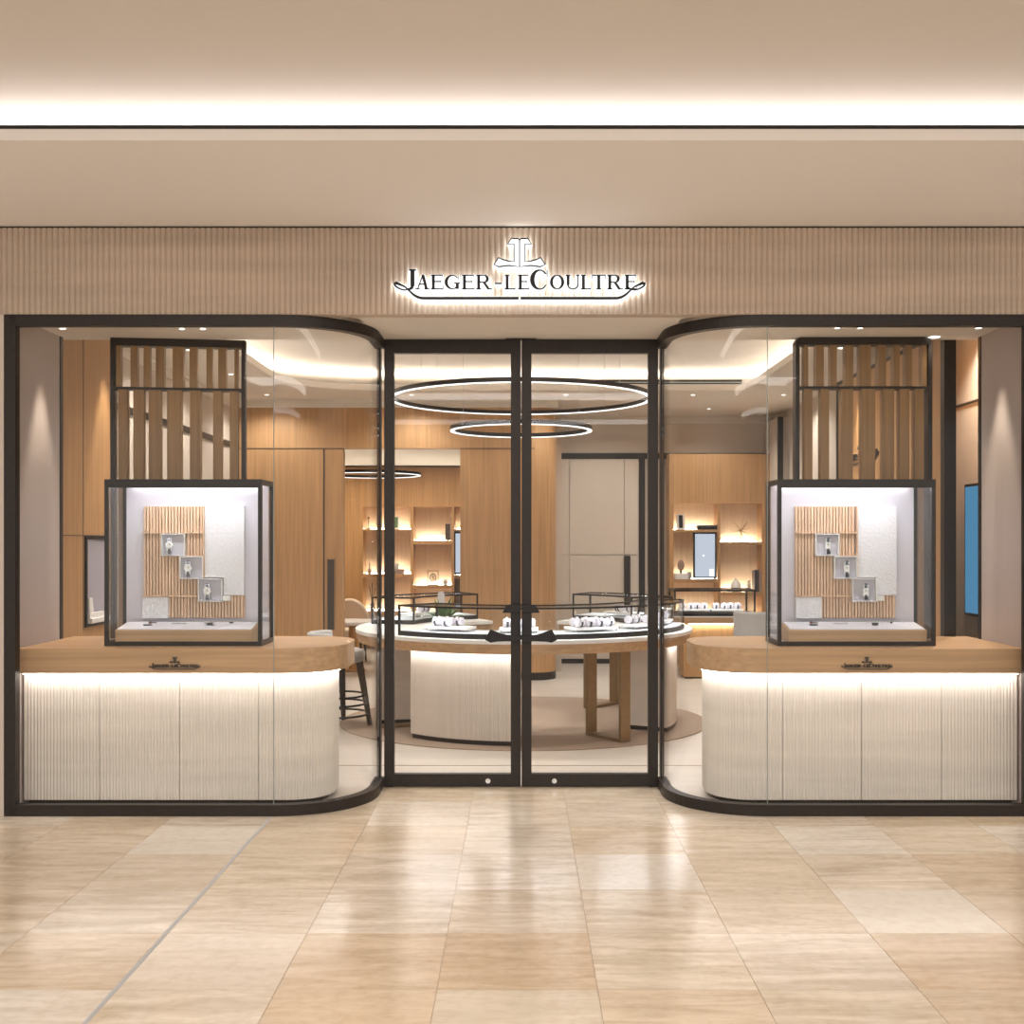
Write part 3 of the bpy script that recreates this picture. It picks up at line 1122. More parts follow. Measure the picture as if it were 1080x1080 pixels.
def showcase(px0, px1, ox, label, where, square):
    """px0, px1: the outer edges of its front; ox: photograph x of the decor panel's left edge."""
    x0, x1 = X(px0, SHY0), X(px1, SHY0)
    zb, zt = .957, 1.973
    y0, y1 = SHY0, SHY1
    t = thing('glass_showcase', label, 'showcase', ((x0 + x1) / 2, (y0 + y1) / 2, zb))
    p = .023
    m = MB()
    for xa in (x0, x1 - p):
        for ya in (y0, y1 - p):
            m.box(xa, xa + p, ya, ya + p, zb + .026, zt - .052)
    m.box(x0, x1, y0, y0 + p, zt - .052, zt).box(x0, x1, y1 - p, y1, zt - .052, zt)
    m.box(x0, x0 + p, y0 + p, y1 - p, zt - .03, zt).box(x1 - p, x1, y0 + p, y1 - p, zt - .03, zt)
    m.box(x0, x1, y0, y0 + p, zb, zb + .026).box(x0, x1, y1 - p, y1, zb, zb + .026)
    m.box(x0, x0 + p, y0 + p, y1 - p, zb, zb + .026).box(x1 - p, x1, y0 + p, y1 - p, zb, zb + .026)
    m.build('frame', M_DARK, t)
    MB().box(x0 + p, x1 - p, y0 + p, y1 - p, zt - .02, zt - .004).build('lid', M_WHITE, t)
    MB().box(x0 + p, x1 - p, y0 + p, y1 - p, zb + .002, zb + .012).build('floor_plate', M_WHITE, t)
    MB().box(x0 + p, x1 - p, y0 + .009, y0 + .014, zb + .026, zt - .052).build('front_pane', M_CASEGL, t)
    for xa, nm in ((x0 + .009, 'side_pane'), (x1 - .014, 'side_pane')):
        MB().box(xa, xa + .005, y0 + p, y1 - p, zb + .026, zt - .03).build(nm, M_CASEGL, t)
    MB().box(x0 + .07, x1 - .07, y0 + .035, y0 + .06, zt - .028, zt - .0205).build('light_strip', L_CASE, t)
    MB().box(x0 + .07, x1 - .07, y1 - .057, y1 - .047, zt - .025, zt - .0205).build('light_strip', L_CASEB, t)
    # backdrop
    yb = y1 - p - .012
    xl, xr = x0 + p + .004, x1 - p - .004
    MB().box(xl, xr, yb, yb + .012, zb + .012, zt - .021).build('backdrop', M_LAV, t)
    # decor, in photograph units from the panel's own edge, on the plane just before the backdrop
    yd = yb - .03
    DX = lambda u: X(ox + u, yd)
    DZ = lambda v: Zp(v, yd)
    wd = MB()
    pit = 3.3
    wd.box(DX(0), DX(63), yb - .008, yb - .0005, DZ(652), DZ(534))
    wd.box(DX(63), DX(106.5), yb - .008, yb - .0005, DZ(652), DZ(628))
    sl = MB()
    u = 1.4
    while u < 105:
        w2 = 1.15
        top, bot = (534.5, 651.5)
        if u > 63.5:
            top = 628.5
        spans = [(top, bot)]
        cuts = [(20, 46, 562.5, 587), (39.5, 65, 586, 611), (58, 85, 609, 635)]
        if u < 27:
            cuts.append((0, 27, 629.5, 653))
        if 84 < u < 92.5:
            cuts.append((84, 92.5, 626, 634.5))
        for a, b, c0, c1 in cuts:
            if a < u + w2 and u - w2 < b:
                ns = []
                for q0, q1 in spans:
                    if c1 <= q0 or c0 >= q1:
                        ns.append((q0, q1))
                    else:
                        if c0 - q0 > 1:
                            ns.append((q0, c0))
                        if q1 - c1 > 1:
                            ns.append((c1, q1))
                spans = ns
        for q0, q1 in spans:
            sl.box(DX(u - w2), DX(u + w2), yb - .027, yb - .008, DZ(q1), DZ(q0))
        u += pit
    bd = wd.build('slat_backing', M_OAKL, t)
    sl.build('slats', M_OAKL, bd)
    for a, b, c0, c1 in ((0, 20, 562.6, 561.2), (46, 64.5, 562.6, 561.2), (46, 64.5, 587.2, 586), (0, 58, 629.4, 628), (63.6, 65, 609, 534)):
        MB().box(DX(a), DX(b), yb - .050, yb - .008, DZ(c0), DZ(c1)).build('ledge', M_OAKL, t)
    # white textured panels: the stepped one and the low one
    P1 = [(65.2, 534), (106.5, 534), (106.5, 627.5), (85, 627.5), (85, 609), (65.2, 609)]
    MB().prism_xz([(DX(a), DZ(b)) for a, b in P1], yb - .034, yb - .0005).build('textured_panel', M_PLASTER, t)
    MB().box(DX(0), DX(27), yb - .044, yb - .009, DZ(652), DZ(630)).build('textured_panel', M_PLASTER, t)
    MB().box(DX(84.5), DX(92.5), yb - .05, yb - .009, DZ(633.5), DZ(628)).build('white_block', M_WHITE, t)
    # three framed niches with watches, stepping down
    for k, (a, b, c0, c1, wx) in enumerate(((20.2, 45, 562.8, 586.2, 29), (39.8, 64, 586.6, 610.4, 48.5), (59, 84.4, 610, 634.4, 68.5))):
        n = MB()
        e = .9
        ya, yz = yb - .058, yb - .009
        n.box(DX(a), DX(b), ya, yz, DZ(c1), DZ(c1 - e)).box(DX(a), DX(b), ya, yz, DZ(c0 + e), DZ(c0))
        n.box(DX(a), DX(a + e), ya, yz, DZ(c1 - e), DZ(c0 + e)).box(DX(b - e), DX(b), ya, yz, DZ(c1 - e), DZ(c0 + e))
        nb = n.build('niche', M_WHITE, t)
        MB().box(DX(a + e), DX(b - e), yz - .012, yz, DZ(c1 - e), DZ(c0 + e)).build('niche_back', M_LAV, nb)
        if square:
            wx += 5
        z = DZ(c1 - e) + .001
        make_watch(DX(wx), yb - .053, z, (('round' if not square else 'rectangular') + ' silver watch in the ' + ('top', 'middle', 'lowest')[k] + ' niche, showcase ' + where), 'watches in the showcase niches', square, 1.28, -.35 if square else .25)
    # sloped tray
    tf, tb = SHY0 + .07, yb - .052
    tx0, tx1 = X(px0 + 11.5, tf), X(px1 - 9.5, tf)
    tz = Zp(664.5, tf)
    tr = MB().prism_yz([(tf, zb + .013), (tb, zb + .013), (tb, tz + .03), (tf, tz)], tx0, tx1).build('tray', M_OAKX, t)
    MB().prism_yz([(tf + .004, tz + .001), (tb, tz + .031), (tb, tz + .037), (tf + .004, tz + .007)], tx0 + .012, tx1 - .012).build('tray_pad', M_PAD, tr)
    # small things lying on the tray
    fr = (tx1 - tx0)
    sy = lambda f: tf + (tb - tf) * f
    sz = lambda f: tz + .007 + .030 * f
    SM = [('fountain_pen', 'slim dark pen on the tray of the showcase ' + where, 'pen', .20, .42, 0),
          ('loupe', 'red-brown loupe behind the pen, showcase ' + where, 'loupe', .215, .72, 1),
          ('caption_plate', 'thin pale plate mid tray, showcase ' + where, 'plate', .42, .70, 2),
          ('leather_pouch', 'small black pouch on the tray, showcase ' + where, 'pouch', .66, .50, 3),
          ('key_fob', 'tiny black fob at the tray back edge, showcase ' + where, 'fob', .80, .76, 4)]
    for nm, lb, cat, fx, fy, kind in SM:
        cx, cy, cz = tx0 + fr * fx, sy(fy), sz(fy)
        o = thing(nm, lb, cat, (cx, cy, cz))
        if kind == 0:
            MB().rod((cx - .022, cy, cz + .006), (cx + .014, cy + .004, cz + .006), .0045, .005).build('barrel', M_STRAP, o)
            MB().rod((cx + .014, cy + .004, cz + .006), (cx + .032, cy + .006, cz + .006), .0048, .003).build('cap', M_LEG, o)
        elif kind == 1:
            MB().rod((cx - .018, cy, cz + .008), (cx - .003, cy, cz + .008), .008, .0075, 14).build('barrel', plain_red, o)
            MB().rod((cx - .003, cy, cz + .007), (cx + .030, cy + .003, cz + .006), .003).build('handle', M_LEG, o)
        elif kind == 2:
            MB().box(cx - .045, cx + .045, cy - .009, cy + .009, cz + .0005, cz + .006).build('plate', M_STEEL, o)
        elif kind == 3:
            MB().box(cx - .017, cx + .017, cy - .013, cy + .013, cz, cz + .017).build('body', M_STRAP, o, bevel=.004)
            MB().box(cx - .017, cx + .017, cy - .0145, cy - .0132, cz + .006, cz + .014).build('flap', M_LEG, o)
        else:
            MB().rod((cx - .006, cy - .01, cz + .006), (cx + .008, cy + .012, cz + .007), .005, .004).build('body', M_STRAP, o)
            MB().rod((cx + .008, cy + .012, cz + .007), (cx + .012, cy + .018, cz + .007), .002).build('ring', M_STEEL, o)
    return t


plain_red = plain('red_brown_lacquer', (.20, .045, .03), .4)
showcase(110, 276, 151, 'dark-framed glass showcase on the counter nearest the bar stool', 'nearest the bar stool', False)
showcase(820.4, 987, 839, 'dark-framed glass showcase on the counter nearest the blue screen', 'nearest the blue screen', True)


# ================================================================ HANGING SLAT SCREENS
def slat_screen(A, B, upper, lower, px2x, label, rounded_top):
    """A, B: plan ends of the frame."""
    ax, ay = A
    bx, by = B
    L = sqrt((bx - ax) ** 2 + (by - ay) ** 2)
    rot = math.atan2(by - ay, bx - ax)
    M = Matrix.Translation((ax, ay, 0)) @ Matrix.Rotation(rot, 4, 'Z')
    t = thing('slat_screen', label, 'screen', ((ax + bx) / 2, (ay + by) / 2, .957))
    zt, zm, zb = ZSB - .001, 2.602, .957
    d = .045
    m = MB()
    m.box(0, .026, -d, d, zb, zt - (.03 if rounded_top else 0)).box(L - .026, L, -d, d, zb, zt - (.03 if rounded_top else 0))
    if rounded_top:
        m.prism_xz([(0, zt - .03), (.012, zt - .008), (.03, zt), (L - .03, zt), (L - .012, zt - .008), (L, zt - .03), (L, zt - .05), (0, zt - .05)], -d, d)
    else:
        m.box(0, L, -d, d, zt - .05, zt)
    m.box(.026, L - .026, -d, d, zm - .008, zm + .008).box(.026, L - .026, -d, d, zb, zb + .02)
    m.xform(M).build('frame', M_DARK, t)
    for lst, z0, z1 in ((upper, zm + .008, zt - .05), (lower, zb + .02, zm - .008)):
        for a, b in lst:
            fa, fb = px2x(a), px2x(b)
            MB().box(fa * L, fb * L, -.036, .036, z0, z1).xform(M).build('slat', M_OAKD, t)
    return t


LU = [(121, 127.5), (136, 145.6), (150, 159), (163, 174.3), (181, 195.2), (199, 209.7), (217.3, 226), (230, 241), (247.5, 253)]
LL = [(122.8, 135.4), (139, 152.7), (155.4, 170.8), (175, 193), (199.5, 213.6), (224.4, 236.6), (242.5, 254)]


def shrink(lst, lo, hi, sgn):
    # the seen width holds part of a fin's side: keep the front face only
    out = []
    for a, b in lst:
        w = b - a
        out.append((a, b - min(2.6, .3 * w)) if sgn < 0 else (a + min(2.6, .3 * w), b))
    return out


slat_screen((X(115, 7.46), 7.51), (X(259.5, 7.62), 7.62), shrink(LU, 0, 0, -1), shrink(LL, 0, 0, -1), lambda p: (p - 115) / 144.5,
            'dark-framed oak slat screen behind the showcase nearest the bar stool', False)
RU = [(845, 851.5), (857, 868), (872.5, 881.5), (888, 899), (903, 917.5), (922.5, 933.5), (939, 948), (952, 960.5), (969, 976)]
RL = [(845, 856), (862, 873.5), (884, 898.5), (905, 922), (927.5, 942), (945, 958), (961, 973)]
slat_screen((X(838, 7.49), 7.50), (X(981.5, 7.48), 7.49), shrink(RU, 0, 0, 1), shrink(RL, 0, 0, 1), lambda p: (p - 838) / 143.5,
            'dark-framed oak slat screen with rounded top corners, nearest the blue screen', True)

# niche with white stands in the wooden side wall
wn = thing('wall_vitrine', 'small dark-framed display niche with white steps in the oak side wall', 'display niche', (-3.13, 8.4, .98))
M_LAVD = plain('lavender_lining', (.36, .34, .39), .8)
y0, y1, z0, z1 = 8.165, 8.62, .975, 1.632
MB().box(-3.13, -3.115, y0, y1, z0, z0 + .025).box(-3.13, -3.115, y0, y1, z1 - .025, z1).box(-3.13, -3.115, y0, y0 + .025, z0 + .025, z1 - .025).box(-3.13, -3.115, y1 - .025, y1, z0 + .025, z1 - .025).build('frame', M_BLACK, wn)
MB().box(-3.13, -3.125, y0 + .025, y1 - .025, z0 + .025, z1 - .025).build('back_panel', M_LAVD, wn)
MB().box(-3.125, -3.085, y0 + .03, y1 - .03, z0 + .026, z0 + .06).box(-3.125, -3.10, y0 + .03, y1 - .14, z0 + .06, z0 + .10).build('white_step', M_WHITE, wn)
MB().prism_yz([(8.21, z0 + .101), (8.29, z0 + .101), (8.26, z0 + .21), (8.20, z0 + .21)], -3.122, -3.107).build('card_stand', M_WHITE, wn)

# logo on the partition, glimpsed between the slats
lg = thing('wall_logo', 'small dark emblem lettering on the lit oak partition behind the slat screen', 'sign', (2.85, 9.5, 2.25))
Mr = Matrix.Translation((2.85, 9.5, 2.28)) @ Matrix.Rotation(-pi / 2, 4, 'Z')
small_logo(lg, 0, -.001, 0, .9, M_LEG, 'lettering', Mr)

# ================================================================ DOWNLIGHTS
dl = lambda px, py: (X(px, 1.332 * 1200 / (570 - py)), 1.332 * 1200 / (570 - py), ZSB - .001)
x, y, z = dl(66, 346)
downlight(x, y, z, 'small downlight grazing the mauve wall beside the dark corner post', 60, 40, .02, (-2.9, y, 1.2), group=None)
x, y, z = dl(192, 346.5)
downlight(x, y, z, 'first of two small downlights over the showcase nearest the bar stool', 16, 50, .018, group=None)
x, y, z = dl(214, 346.5)
downlight(x, y, z, 'second of two small downlights over the showcase nearest the bar stool, closer to the doors', 16, 50, .018, group=None)
x, y, z = dl(534, 347)
downlight(x, y, z, 'small downlight in the entrance soffit over the leaf hinged beside the bar stool bay', 20, 70, .018, group=None)
x, y, z = dl(560, 347)
downlight(x, y, z, 'small downlight in the entrance soffit over the leaf beside the blue screen bay', 20, 70, .018, group=None)
x, y, z = dl(883, 345.5)
downlight(x, y, z, 'small downlight over the showcase nearest the blue screen, closer to the doors', 16, 50, .018, group=None)
x, y, z = dl(907, 345.5)
downlight(x, y, z, 'small downlight over the showcase nearest the blue screen, farther from the doors', 16, 50, .018, group=None)
x, y, z = dl(1032, 345.5)
downlight(x, y, z, 'small downlight grazing the mauve wall on the blue screen side', 60, 40, .02, (2.9, y, 1.2), group=None)
x, y, z = dl(985, 355)
downlight(x, y, z, 'larger round downlight in front of the partition end post', 12, 60, .04, group=None)
downlight(-2.95, 8.55, 3.209, 'downlight grazing the oak side wall above the display niche', 75, 40, .03, (-3.1, 8.55, 1.4), group=None)
downlight(3.12, 7.95, 3.209, 'added unseen fill light in the strip of ceiling over the blue screen', 95, 120, .025, group=None)  # added to brighten the dim gap beside the partition
downlight(2.68, 9.5, 3.209, 'downlight grazing the oak partition', 105, 44, .03, (2.83, 9.5, 1.4), group=None)
# unseen fill spots added in the coffer, then the border downlights
k = 0
for x in (-1.7, 0, 1.7):
    for y in (8.5, 9.6):
        downlight(x, y, 3.449, 'added unseen fill light in the recessed shop ceiling', 78, 130, .04, color=NEUT, group='added fill lights of the recessed ceiling')
for x in (-2.8, -1.2, .5, 1.9, 2.9):
    downlight(x, 12.55, 3.209, 'flush downlight in the lowered ceiling border near the oak back wall', 40, 150, .022, color=NEUT, group='downlights of the ceiling border')
for y in (9.6, 11.0):  # added out of sight to brighten the beige wall
    downlight(-2.8, y, 3.209, 'added unseen fill light beside the beige side wall behind the slat screen', 45, 140, .022, color=NEUT, group='added fill lights beside the beige side wall')
for x in (1.0, 2.3):
    downlight(x, 13.9, 3.209, 'flush downlight before the beige back wall', 34, 150, .022, color=NEUT, group='downlights before the beige wall')
for x in (-2.6, -1.2):  # unseen lights added to brighten the far room
    downlight(x, 15.3, 3.209, 'added unseen fill light in the far room', 125, 140, .035, color=WARM, group='added fill lights of the far room')


# ================================================================ RING PENDANTS
def ring_pendant(cx, cy, cz, r, label, wires, ztop, w=.036, h=.036):
    t = thing('ring_pendant', label, 'pendant lamp', (cx, cy, cz))
    b = MB()
    n = 72
    vs, fs = [], []
    for i in range(n):
        a = 2 * pi * i / n
        for rr, zz in ((r - w / 2, 0), (r + w / 2, 0), (r + w / 2, h), (r - w / 2, h)):
            vs.append((cx + rr * cos(a), cy + rr * sin(a), cz + zz))
    for i in range(n):
        j = (i + 1) % n
        for q in range(4):
            fs.append((4 * i + q, 4 * i + (q + 1) % 4, 4 * j + (q + 1) % 4, 4 * j + q))
    b.add(vs, fs).build('ring_body', M_BLACK, t, smooth=True)
    d = MB()
    vs = []
    for i in range(n):
        a = 2 * pi * i / n
        for rr, zz in ((r - w / 2 + .001, -.006), (r + w / 2 - .001, -.006), (r + w / 2 - .001, 0), (r - w / 2 + .001, 0)):
            vs.append((cx + rr * cos(a), cy + rr * sin(a), cz + zz))
    d.add(vs, fs).build('diffuser', L_RING, t, smooth=True)
    for a in wires:
        px_, py_ = cx + r * cos(radians(a)), cy + r * sin(radians(a))
        wv = MB().rod((px_, py_, cz + h), (px_, py_, ztop), .0016, n=6).build('wire', M_SEAM, t)
        MB().lathe([(.018, -.012), (.018, 0)], (px_, py_, ztop), 14).build('ceiling_cap', M_SEAM, wv)
    return t


CX, CY = .03, 10.07
ring_pendant(0.0, CY, 2.845, 1.14, 'large black ring pendant with a glowing underside, the upper of two over the oval counter', (45, 135, 225, 315), 3.449)
ring_pendant(0.005, CY, 2.57, .61, 'smaller black ring pendant hanging below the large one', (30, 150, 270), 3.449)
ring_pendant(X(391, 15), 15.0, 2.46, .64, 'black ring pendant seen through the opening in the oak back wall', (60, 180, 300), 3.209, h=.035)

# ================================================================ RUG
rg = MB()
pts = []
for i in range(72):
    a = 2 * pi * i / 72
    pts.append((CX + 1.62 * cos(a), CY + .05 + 1.5 * sin(a)))
rug = rg.prism_xy(pts, .0025, .009).build('rug', M_RUG)
tag(rug, 'tan oval carpet under the curved display counter', 'rug')

# ================================================================ RING COUNTER
rc = thing('ring_counter', 'large ring-shaped display counter with a white top, oak apron and fluted pedestals', 'counter', (CX, CY, 0))
C = (CX, CY)
A0, A1 = -156, 154
MB().arc(C, .72, 1.475, A0, A1, .812, .842, 110).build('countertop', M_WHITE, rc, smooth=True)
MB().arc(C, .75, 1.455, A0 + .5, A1 - .5, .735, .812, 110).build('apron', M_OAKX, rc, smooth=True)


def pedestal(a0, a1, r0, r1):
    path = [(CX + r1 * sin(radians(a)), CY - r1 * cos(radians(a))) for a in [a0 + (a1 - a0) * i / 24 for i in range(25)]]
    back = [(CX + r0 * sin(radians(a)), CY - r0 * cos(radians(a))) for a in [a1 - (a1 - a0) * i / 24 for i in range(25)]]
    o = MB().prism_xy(fluted_outline(path, .0195, .006, 0) + back, .045, .728).build('pedestal', M_CREAM, rc)
    MB().arc(C, r0 + .01, r1 - .015, a0 + .6, a1 - .6, .009, .045).build('plinth', M_DARK, o)
    MB().arc(C, r1 + .03, r1 + .05, a0, a1, .7285, .7345).build('light_strip', L_COUNTER, o)
    return o


pedestal(-46, -1.5, .97, 1.28)
pedestal(62, 112, .98, 1.34)
pedestal(-118, -80, .98, 1.30)


def sled_leg(a, r0=.92, r1=1.36):
    u = Vector((sin(radians(a)), -cos(radians(a)), 0))
    v = Vector((cos(radians(a)), sin(radians(a)), 0))
    M = Matrix(((u.x, v.x, 0, CX), (u.y, v.y, 0, CY), (0, 0, 1, 0), (0, 0, 0, 1)))
    m = MB()
    m.box(r0, r0 + .028, -.05, .05, .009, .733).box(r1 - .028, r1, -.05, .05, .009, .733)
    m.box(r0 + .028, r1 - .028, -.05, .05, .009, .034)
    m.xform(M).build('leg', M_BRONZE, rc, bevel=.003)


sled_leg(36)
sled_leg(139)
sled_leg(-72, .92, 1.31)


def polar(r, a): return (CX + r * sin(radians(a)), CY - r * cos(radians(a)))


def vitrine(a0, a1, r0, r1, name='glass_case'):
    """curved glass case standing on the ring counter."""
    zb, zt = .843, 1.088
    b = MB().arc(C, r0, r1, a0, a1, zb, zb + .036).build('case_frame', M_BLACK, rc, smooth=True)
    f = MB()
    e = .016
    da = degrees_of(e, r1)
    f.arc(C, r1 - e, r1, a0, a1, zt - .014, zt).arc(C, r0, r0 + e, a0, a1, zt - .014, zt)
    f.arc(C, r0 + e, r1 - e, a0, a0 + da, zt - .014, zt, 3).arc(C, r0 + e, r1 - e, a1 - da, a1, zt - .014, zt, 3)
    for a in (a0, a1 - da):
        f.arc(C, r1 - e, r1, a, a + da, zb + .036, zt - .014, 3).arc(C, r0, r0 + e, a, a + da, zb + .036, zt - .014, 3)
    f.build('case_rim', M_BLACK, b)
    g = MB()
    g.arc(C, r1 - .007, r1 - .003, a0 + da, a1 - da, zb + .036, zt - .014)
    g.arc(C, r0 + .003, r0 + .007, a0 + da, a1 - da, zb + .036, zt - .014)
    g.arc(C, r0 + e, r1 - e, a0 + .1, a0 + .3, zb + .036, zt - .014, 3)
    g.arc(C, r0 + e, r1 - e, a1 - .3, a1 - .1, zb + .036, zt - .014, 3)
    g.arc(C, r0 + e, r1 - e, a0 + da, a1 - da, zt - .008, zt - .004)
    g.build('case_glass', M_CASEGL, b, smooth=True)
    MB().arc(C, r0 + .02, r1 - .02, a0 + 1, a1 - 1, zb + .0365, zb + .040).build('case_floor', M_CFLOOR, b)
    n = max(2, round((a1 - a0) / 30))
    for k in range(n):
        am = a0 + (a1 - a0) * (k + .5) / n
        lx, ly = polar(r1 - .03, am)
        d = bpy.data.lights.new('case_lamp', 'AREA')
        d.shape, d.size, d.size_y, d.energy, d.color = 'RECTANGLE', .6, .012, 2.0, (.93, .96, 1)
        lo = bpy.data.objects.new('case_lamp', d)
        lo.location = Vector((lx, ly, zt - .016)) - base_of(b)
        lo.rotation_euler = (radians(-14), 0, radians(am))
        lo.parent = b
        COL.objects.link(lo)


def degrees_of(l, r): return math.degrees(l / r)


vitrine(-46, 86, 1.0, 1.405)
vitrine(-154, -100, 1.0, 1.405)
vitrine(104, 152, 1.0, 1.405)




def tray_at(x, y, z, rot, w, d, label, n_feet=True, feet=.02):
    t = thing('display_tray', label, 'tray', (x, y, z))
    M = Matrix.Translation((x, y, z)) @ Matrix.Rotation(rot, 4, 'Z')
    MB().box(-w / 2, w / 2, -d / 2, d / 2, feet, feet + .018).xform(M).build('tray_top', M_WHITE, t)
    for sx in (-1, 1):
        for sy in (-1, 1):
            MB().box(sx * (w / 2 - .012) - .004, sx * (w / 2 - .012) + .004, sy * (d / 2 - .012) - .004, sy * (d / 2 - .012) + .004, 0, feet).xform(M).build('leg', M_STEEL, t)
    return t, M, feet + .018


def make_cushion(loc, label, group):
    """white roll with a watch buckled round it."""
    t = thing('watch_cushion', label, 'watch on cushion', loc, group)
    x, y, z = loc
    m = MB()
    m.rod((x - .036, y, z + .034), (x - .028, y, z + .034), .026, .034, 20).rod((x - .028, y, z + .034), (x + .028, y, z + .034), .034, .034, 20).rod((x + .028, y, z + .034), (x + .036, y, z + .034), .034, .026, 20)
    m.build('cushion', M_LAV, t, smooth=True)
    MB().rod((x - .009, y, z + .0345), (x + .009, y, z + .0345), .0360, n=24).build('strap', M_STRAP, t, smooth=True)
    a = Vector((0, -.75, .66))
    p = Vector((x, y, z + .034))
    cs = MB().rod(p + a * .034, p + a * .045, .018, .018, 20).build('case', M_STEEL, t, smooth=True)
    MB().rod(p + a * .045, p + a * .0462, .014, n=18).build('dial', M_LAV, t)
    return t


ZT = .843 + .0405
first = None


def cushions(M, h, spots, label, group):
    global first
    rot = M.to_euler().z
    for (a, b) in spots:
        p = M @ Vector((a, b, h + .0005))
        if first is None:
            first = make_cushion(tuple(p), label, group)
            first.rotation_euler.z = 0
        else:
            copy_thing(first, p - Vector(first.location), label, group, rot + random.uniform(-.25, .25))


for (ang, r, w, d, spots, lab, glab) in (
    (-29, 1.205, .36, .20, [(-.13, .04), (-.04, .05), (.05, .05), (.0, -.05), (-.09, -.05)], 'white tray of watches in the ring counter case, at the end by the green plant', 'watch on a white cushion on the tray by the green plant'),
    (-2, 1.215, .30, .19, [(-.09, .03), (0.09, .03), (0.0, -.05)], 'white tray of watches behind the meeting door stiles in the ring counter case', 'watch on a white cushion on the tray behind the door handles'),
    (26, 1.205, .38, .20, [(-.12, .045), (-.03, .05), (.06, .05), (-.13, -.05), (-.04, -.05), (.05, -.05), (.14, -.04)], 'white tray of seven watches in the ring counter case above the bronze sled leg', 'watch on a white cushion on the tray above the bronze leg'),
    (50, 1.205, .30, .19, [(-.07, .03), (.03, .03), (.09, -.04)], 'white tray of three watches in the ring counter case beside the door stile', 'watch on a white cushion on the three-watch tray by the door stile'),
    (74, 1.205, .30, .19, [(-.08, .0), (.02, .02), (.09, -.03)], 'white tray of watches in the tapering end of the ring counter case', 'watch on a white cushion at the far curved end of the ring counter case'),
    (-126, 1.205, .36, .19, [(-.08, .0), (.02, .02)], 'white tray of watches in the rear case behind the green plant', 'watch on a white cushion in the rear case behind the green plant'),
    (128, 1.205, .36, .19, [(-.08, .0), (.02, .02), (.1, -.02)], 'white tray of watches in the rear case before the beige door', 'watch on a white cushion in the rear case before the beige door'),
):
    x, y = polar(r, ang)
    t, M, h = tray_at(x, y, ZT, radians(ang), w, d, lab)
    cushions(M, h, spots, glab, glab.replace('watch on a white cushion', 'watches'))

# plant on the ring counter, inner side
px_, py_ = polar(.86, -52)
pt = thing('potted_plant', 'small leafy green plant in a white pot on the ring counter', 'plant', (px_, py_, .8425))
MB().lathe([(.045, 0), (.06, .07), (.056, .07), (.05, .06)], (px_, py_, .8425), 20).build('pot', M_WHITE, pt, smooth=True)
lv = MB()
for i in range(90):
    a = random.uniform(0, 2 * pi)
    e = random.uniform(.15, 1.35)
    L = random.uniform(.10, .24)
    base = Vector((px_, py_, .90 + random.uniform(0, .03)))
    d = Vector((cos(a) * cos(e), sin(a) * cos(e), sin(e)))
    tip = base + d * L
    if (sqrt((tip.x - CX) ** 2 + (tip.y - CY) ** 2) > .95 or tip.z < .87) and tip.z < 1.13:
        L = .07
        if d.z < .3:
            d = Vector((d.x * .6, d.y * .6, .6)).normalized()
    sd = d.cross(Vector((0, 0, 1))).normalized() * .02
    mid = base + d * L * .55 + Vector((0, 0, .008))
    tip = base + d * L - Vector((0, 0, .012))
    nrm = sd.cross(d).normalized() * .001
    lv.add([base, mid + sd, tip, mid - sd, base + nrm, mid + sd + nrm, tip + nrm, mid - sd + nrm],
           [(0, 1, 2, 3), (7, 6, 5, 4), (0, 4, 5, 1), (1, 5, 6, 2), (2, 6, 7, 3), (3, 7, 4, 0)])
lv.build('foliage', M_LEAF, pt)
# small grey placard on the ring counter
px_, py_ = polar(.86, -158 + 20)
pc = thing('placard', 'small grey placard standing upright near the rear case behind the plant', 'placard', (-.73, 10.47, .8425))
xx = -.73
MB().box(xx - .035, xx + .035, 10.45, 10.49, .8425, .85).build('base', M_GREY, pc)
MB().prism_xz([(xx - .032, .85), (xx + .032, .85), (xx + .032, 1.10), (xx + .022, 1.128), (xx - .022, 1.128), (xx - .032, 1.10)], 10.462, 10.474).build('card', M_GREY, pc)

# ================================================================ STOOLS AND CHAIRS
bx, by = -1.58, 9.80
st = thing('bar_stool', 'grey upholstered bar stool with dark legs between the counter end and the ring counter', 'stool', (bx, by, 0))
MB().lathe([(.20, .555), (.225, .565), (.24, .60), (.24, .635), (.225, .658), (.19, .668)], (bx, by, 0), 36).build('seat', M_GREY, st, smooth=True)
bk = MB()
nseg = 18
inn = [(bx + .195 * cos(radians(a)), by + .195 * sin(radians(a))) for a in [110 + 160 * i / nseg for i in range(nseg + 1)]]
out = [(bx + .255 * cos(radians(a)), by + .255 * sin(radians(a))) for a in [270 - 160 * i / nseg for i in range(nseg + 1)]]
bk.prism_xy(inn + out, .64, .815)
bk.build('backrest', M_GREY, st, smooth=True, bevel=.02)
tops = [(bx + .19 * cos(radians(a)), by + .19 * sin(radians(a))) for a in (-92, -2, 88, 178)]
for (tx, ty) in tops:
    ex, ey = bx + (tx - bx) * 1.5, by + (ty - by) * 1.5
    MB().rod((ex, ey, .014), (tx, ty, .57), .020, .034, 12).build('leg', M_LEG, st, smooth=True)
for z, f in ((.11, 1.42), (.20, 1.33), (.27, 1.27)):
    q = [(bx + .19 * f * cos(2 * pi * k / 36), by + .19 * f * sin(2 * pi * k / 36), z) for k in range(36)]
    MB().tube(q, .009, 8, 0, True).build('footrest', M_BLACK, st)

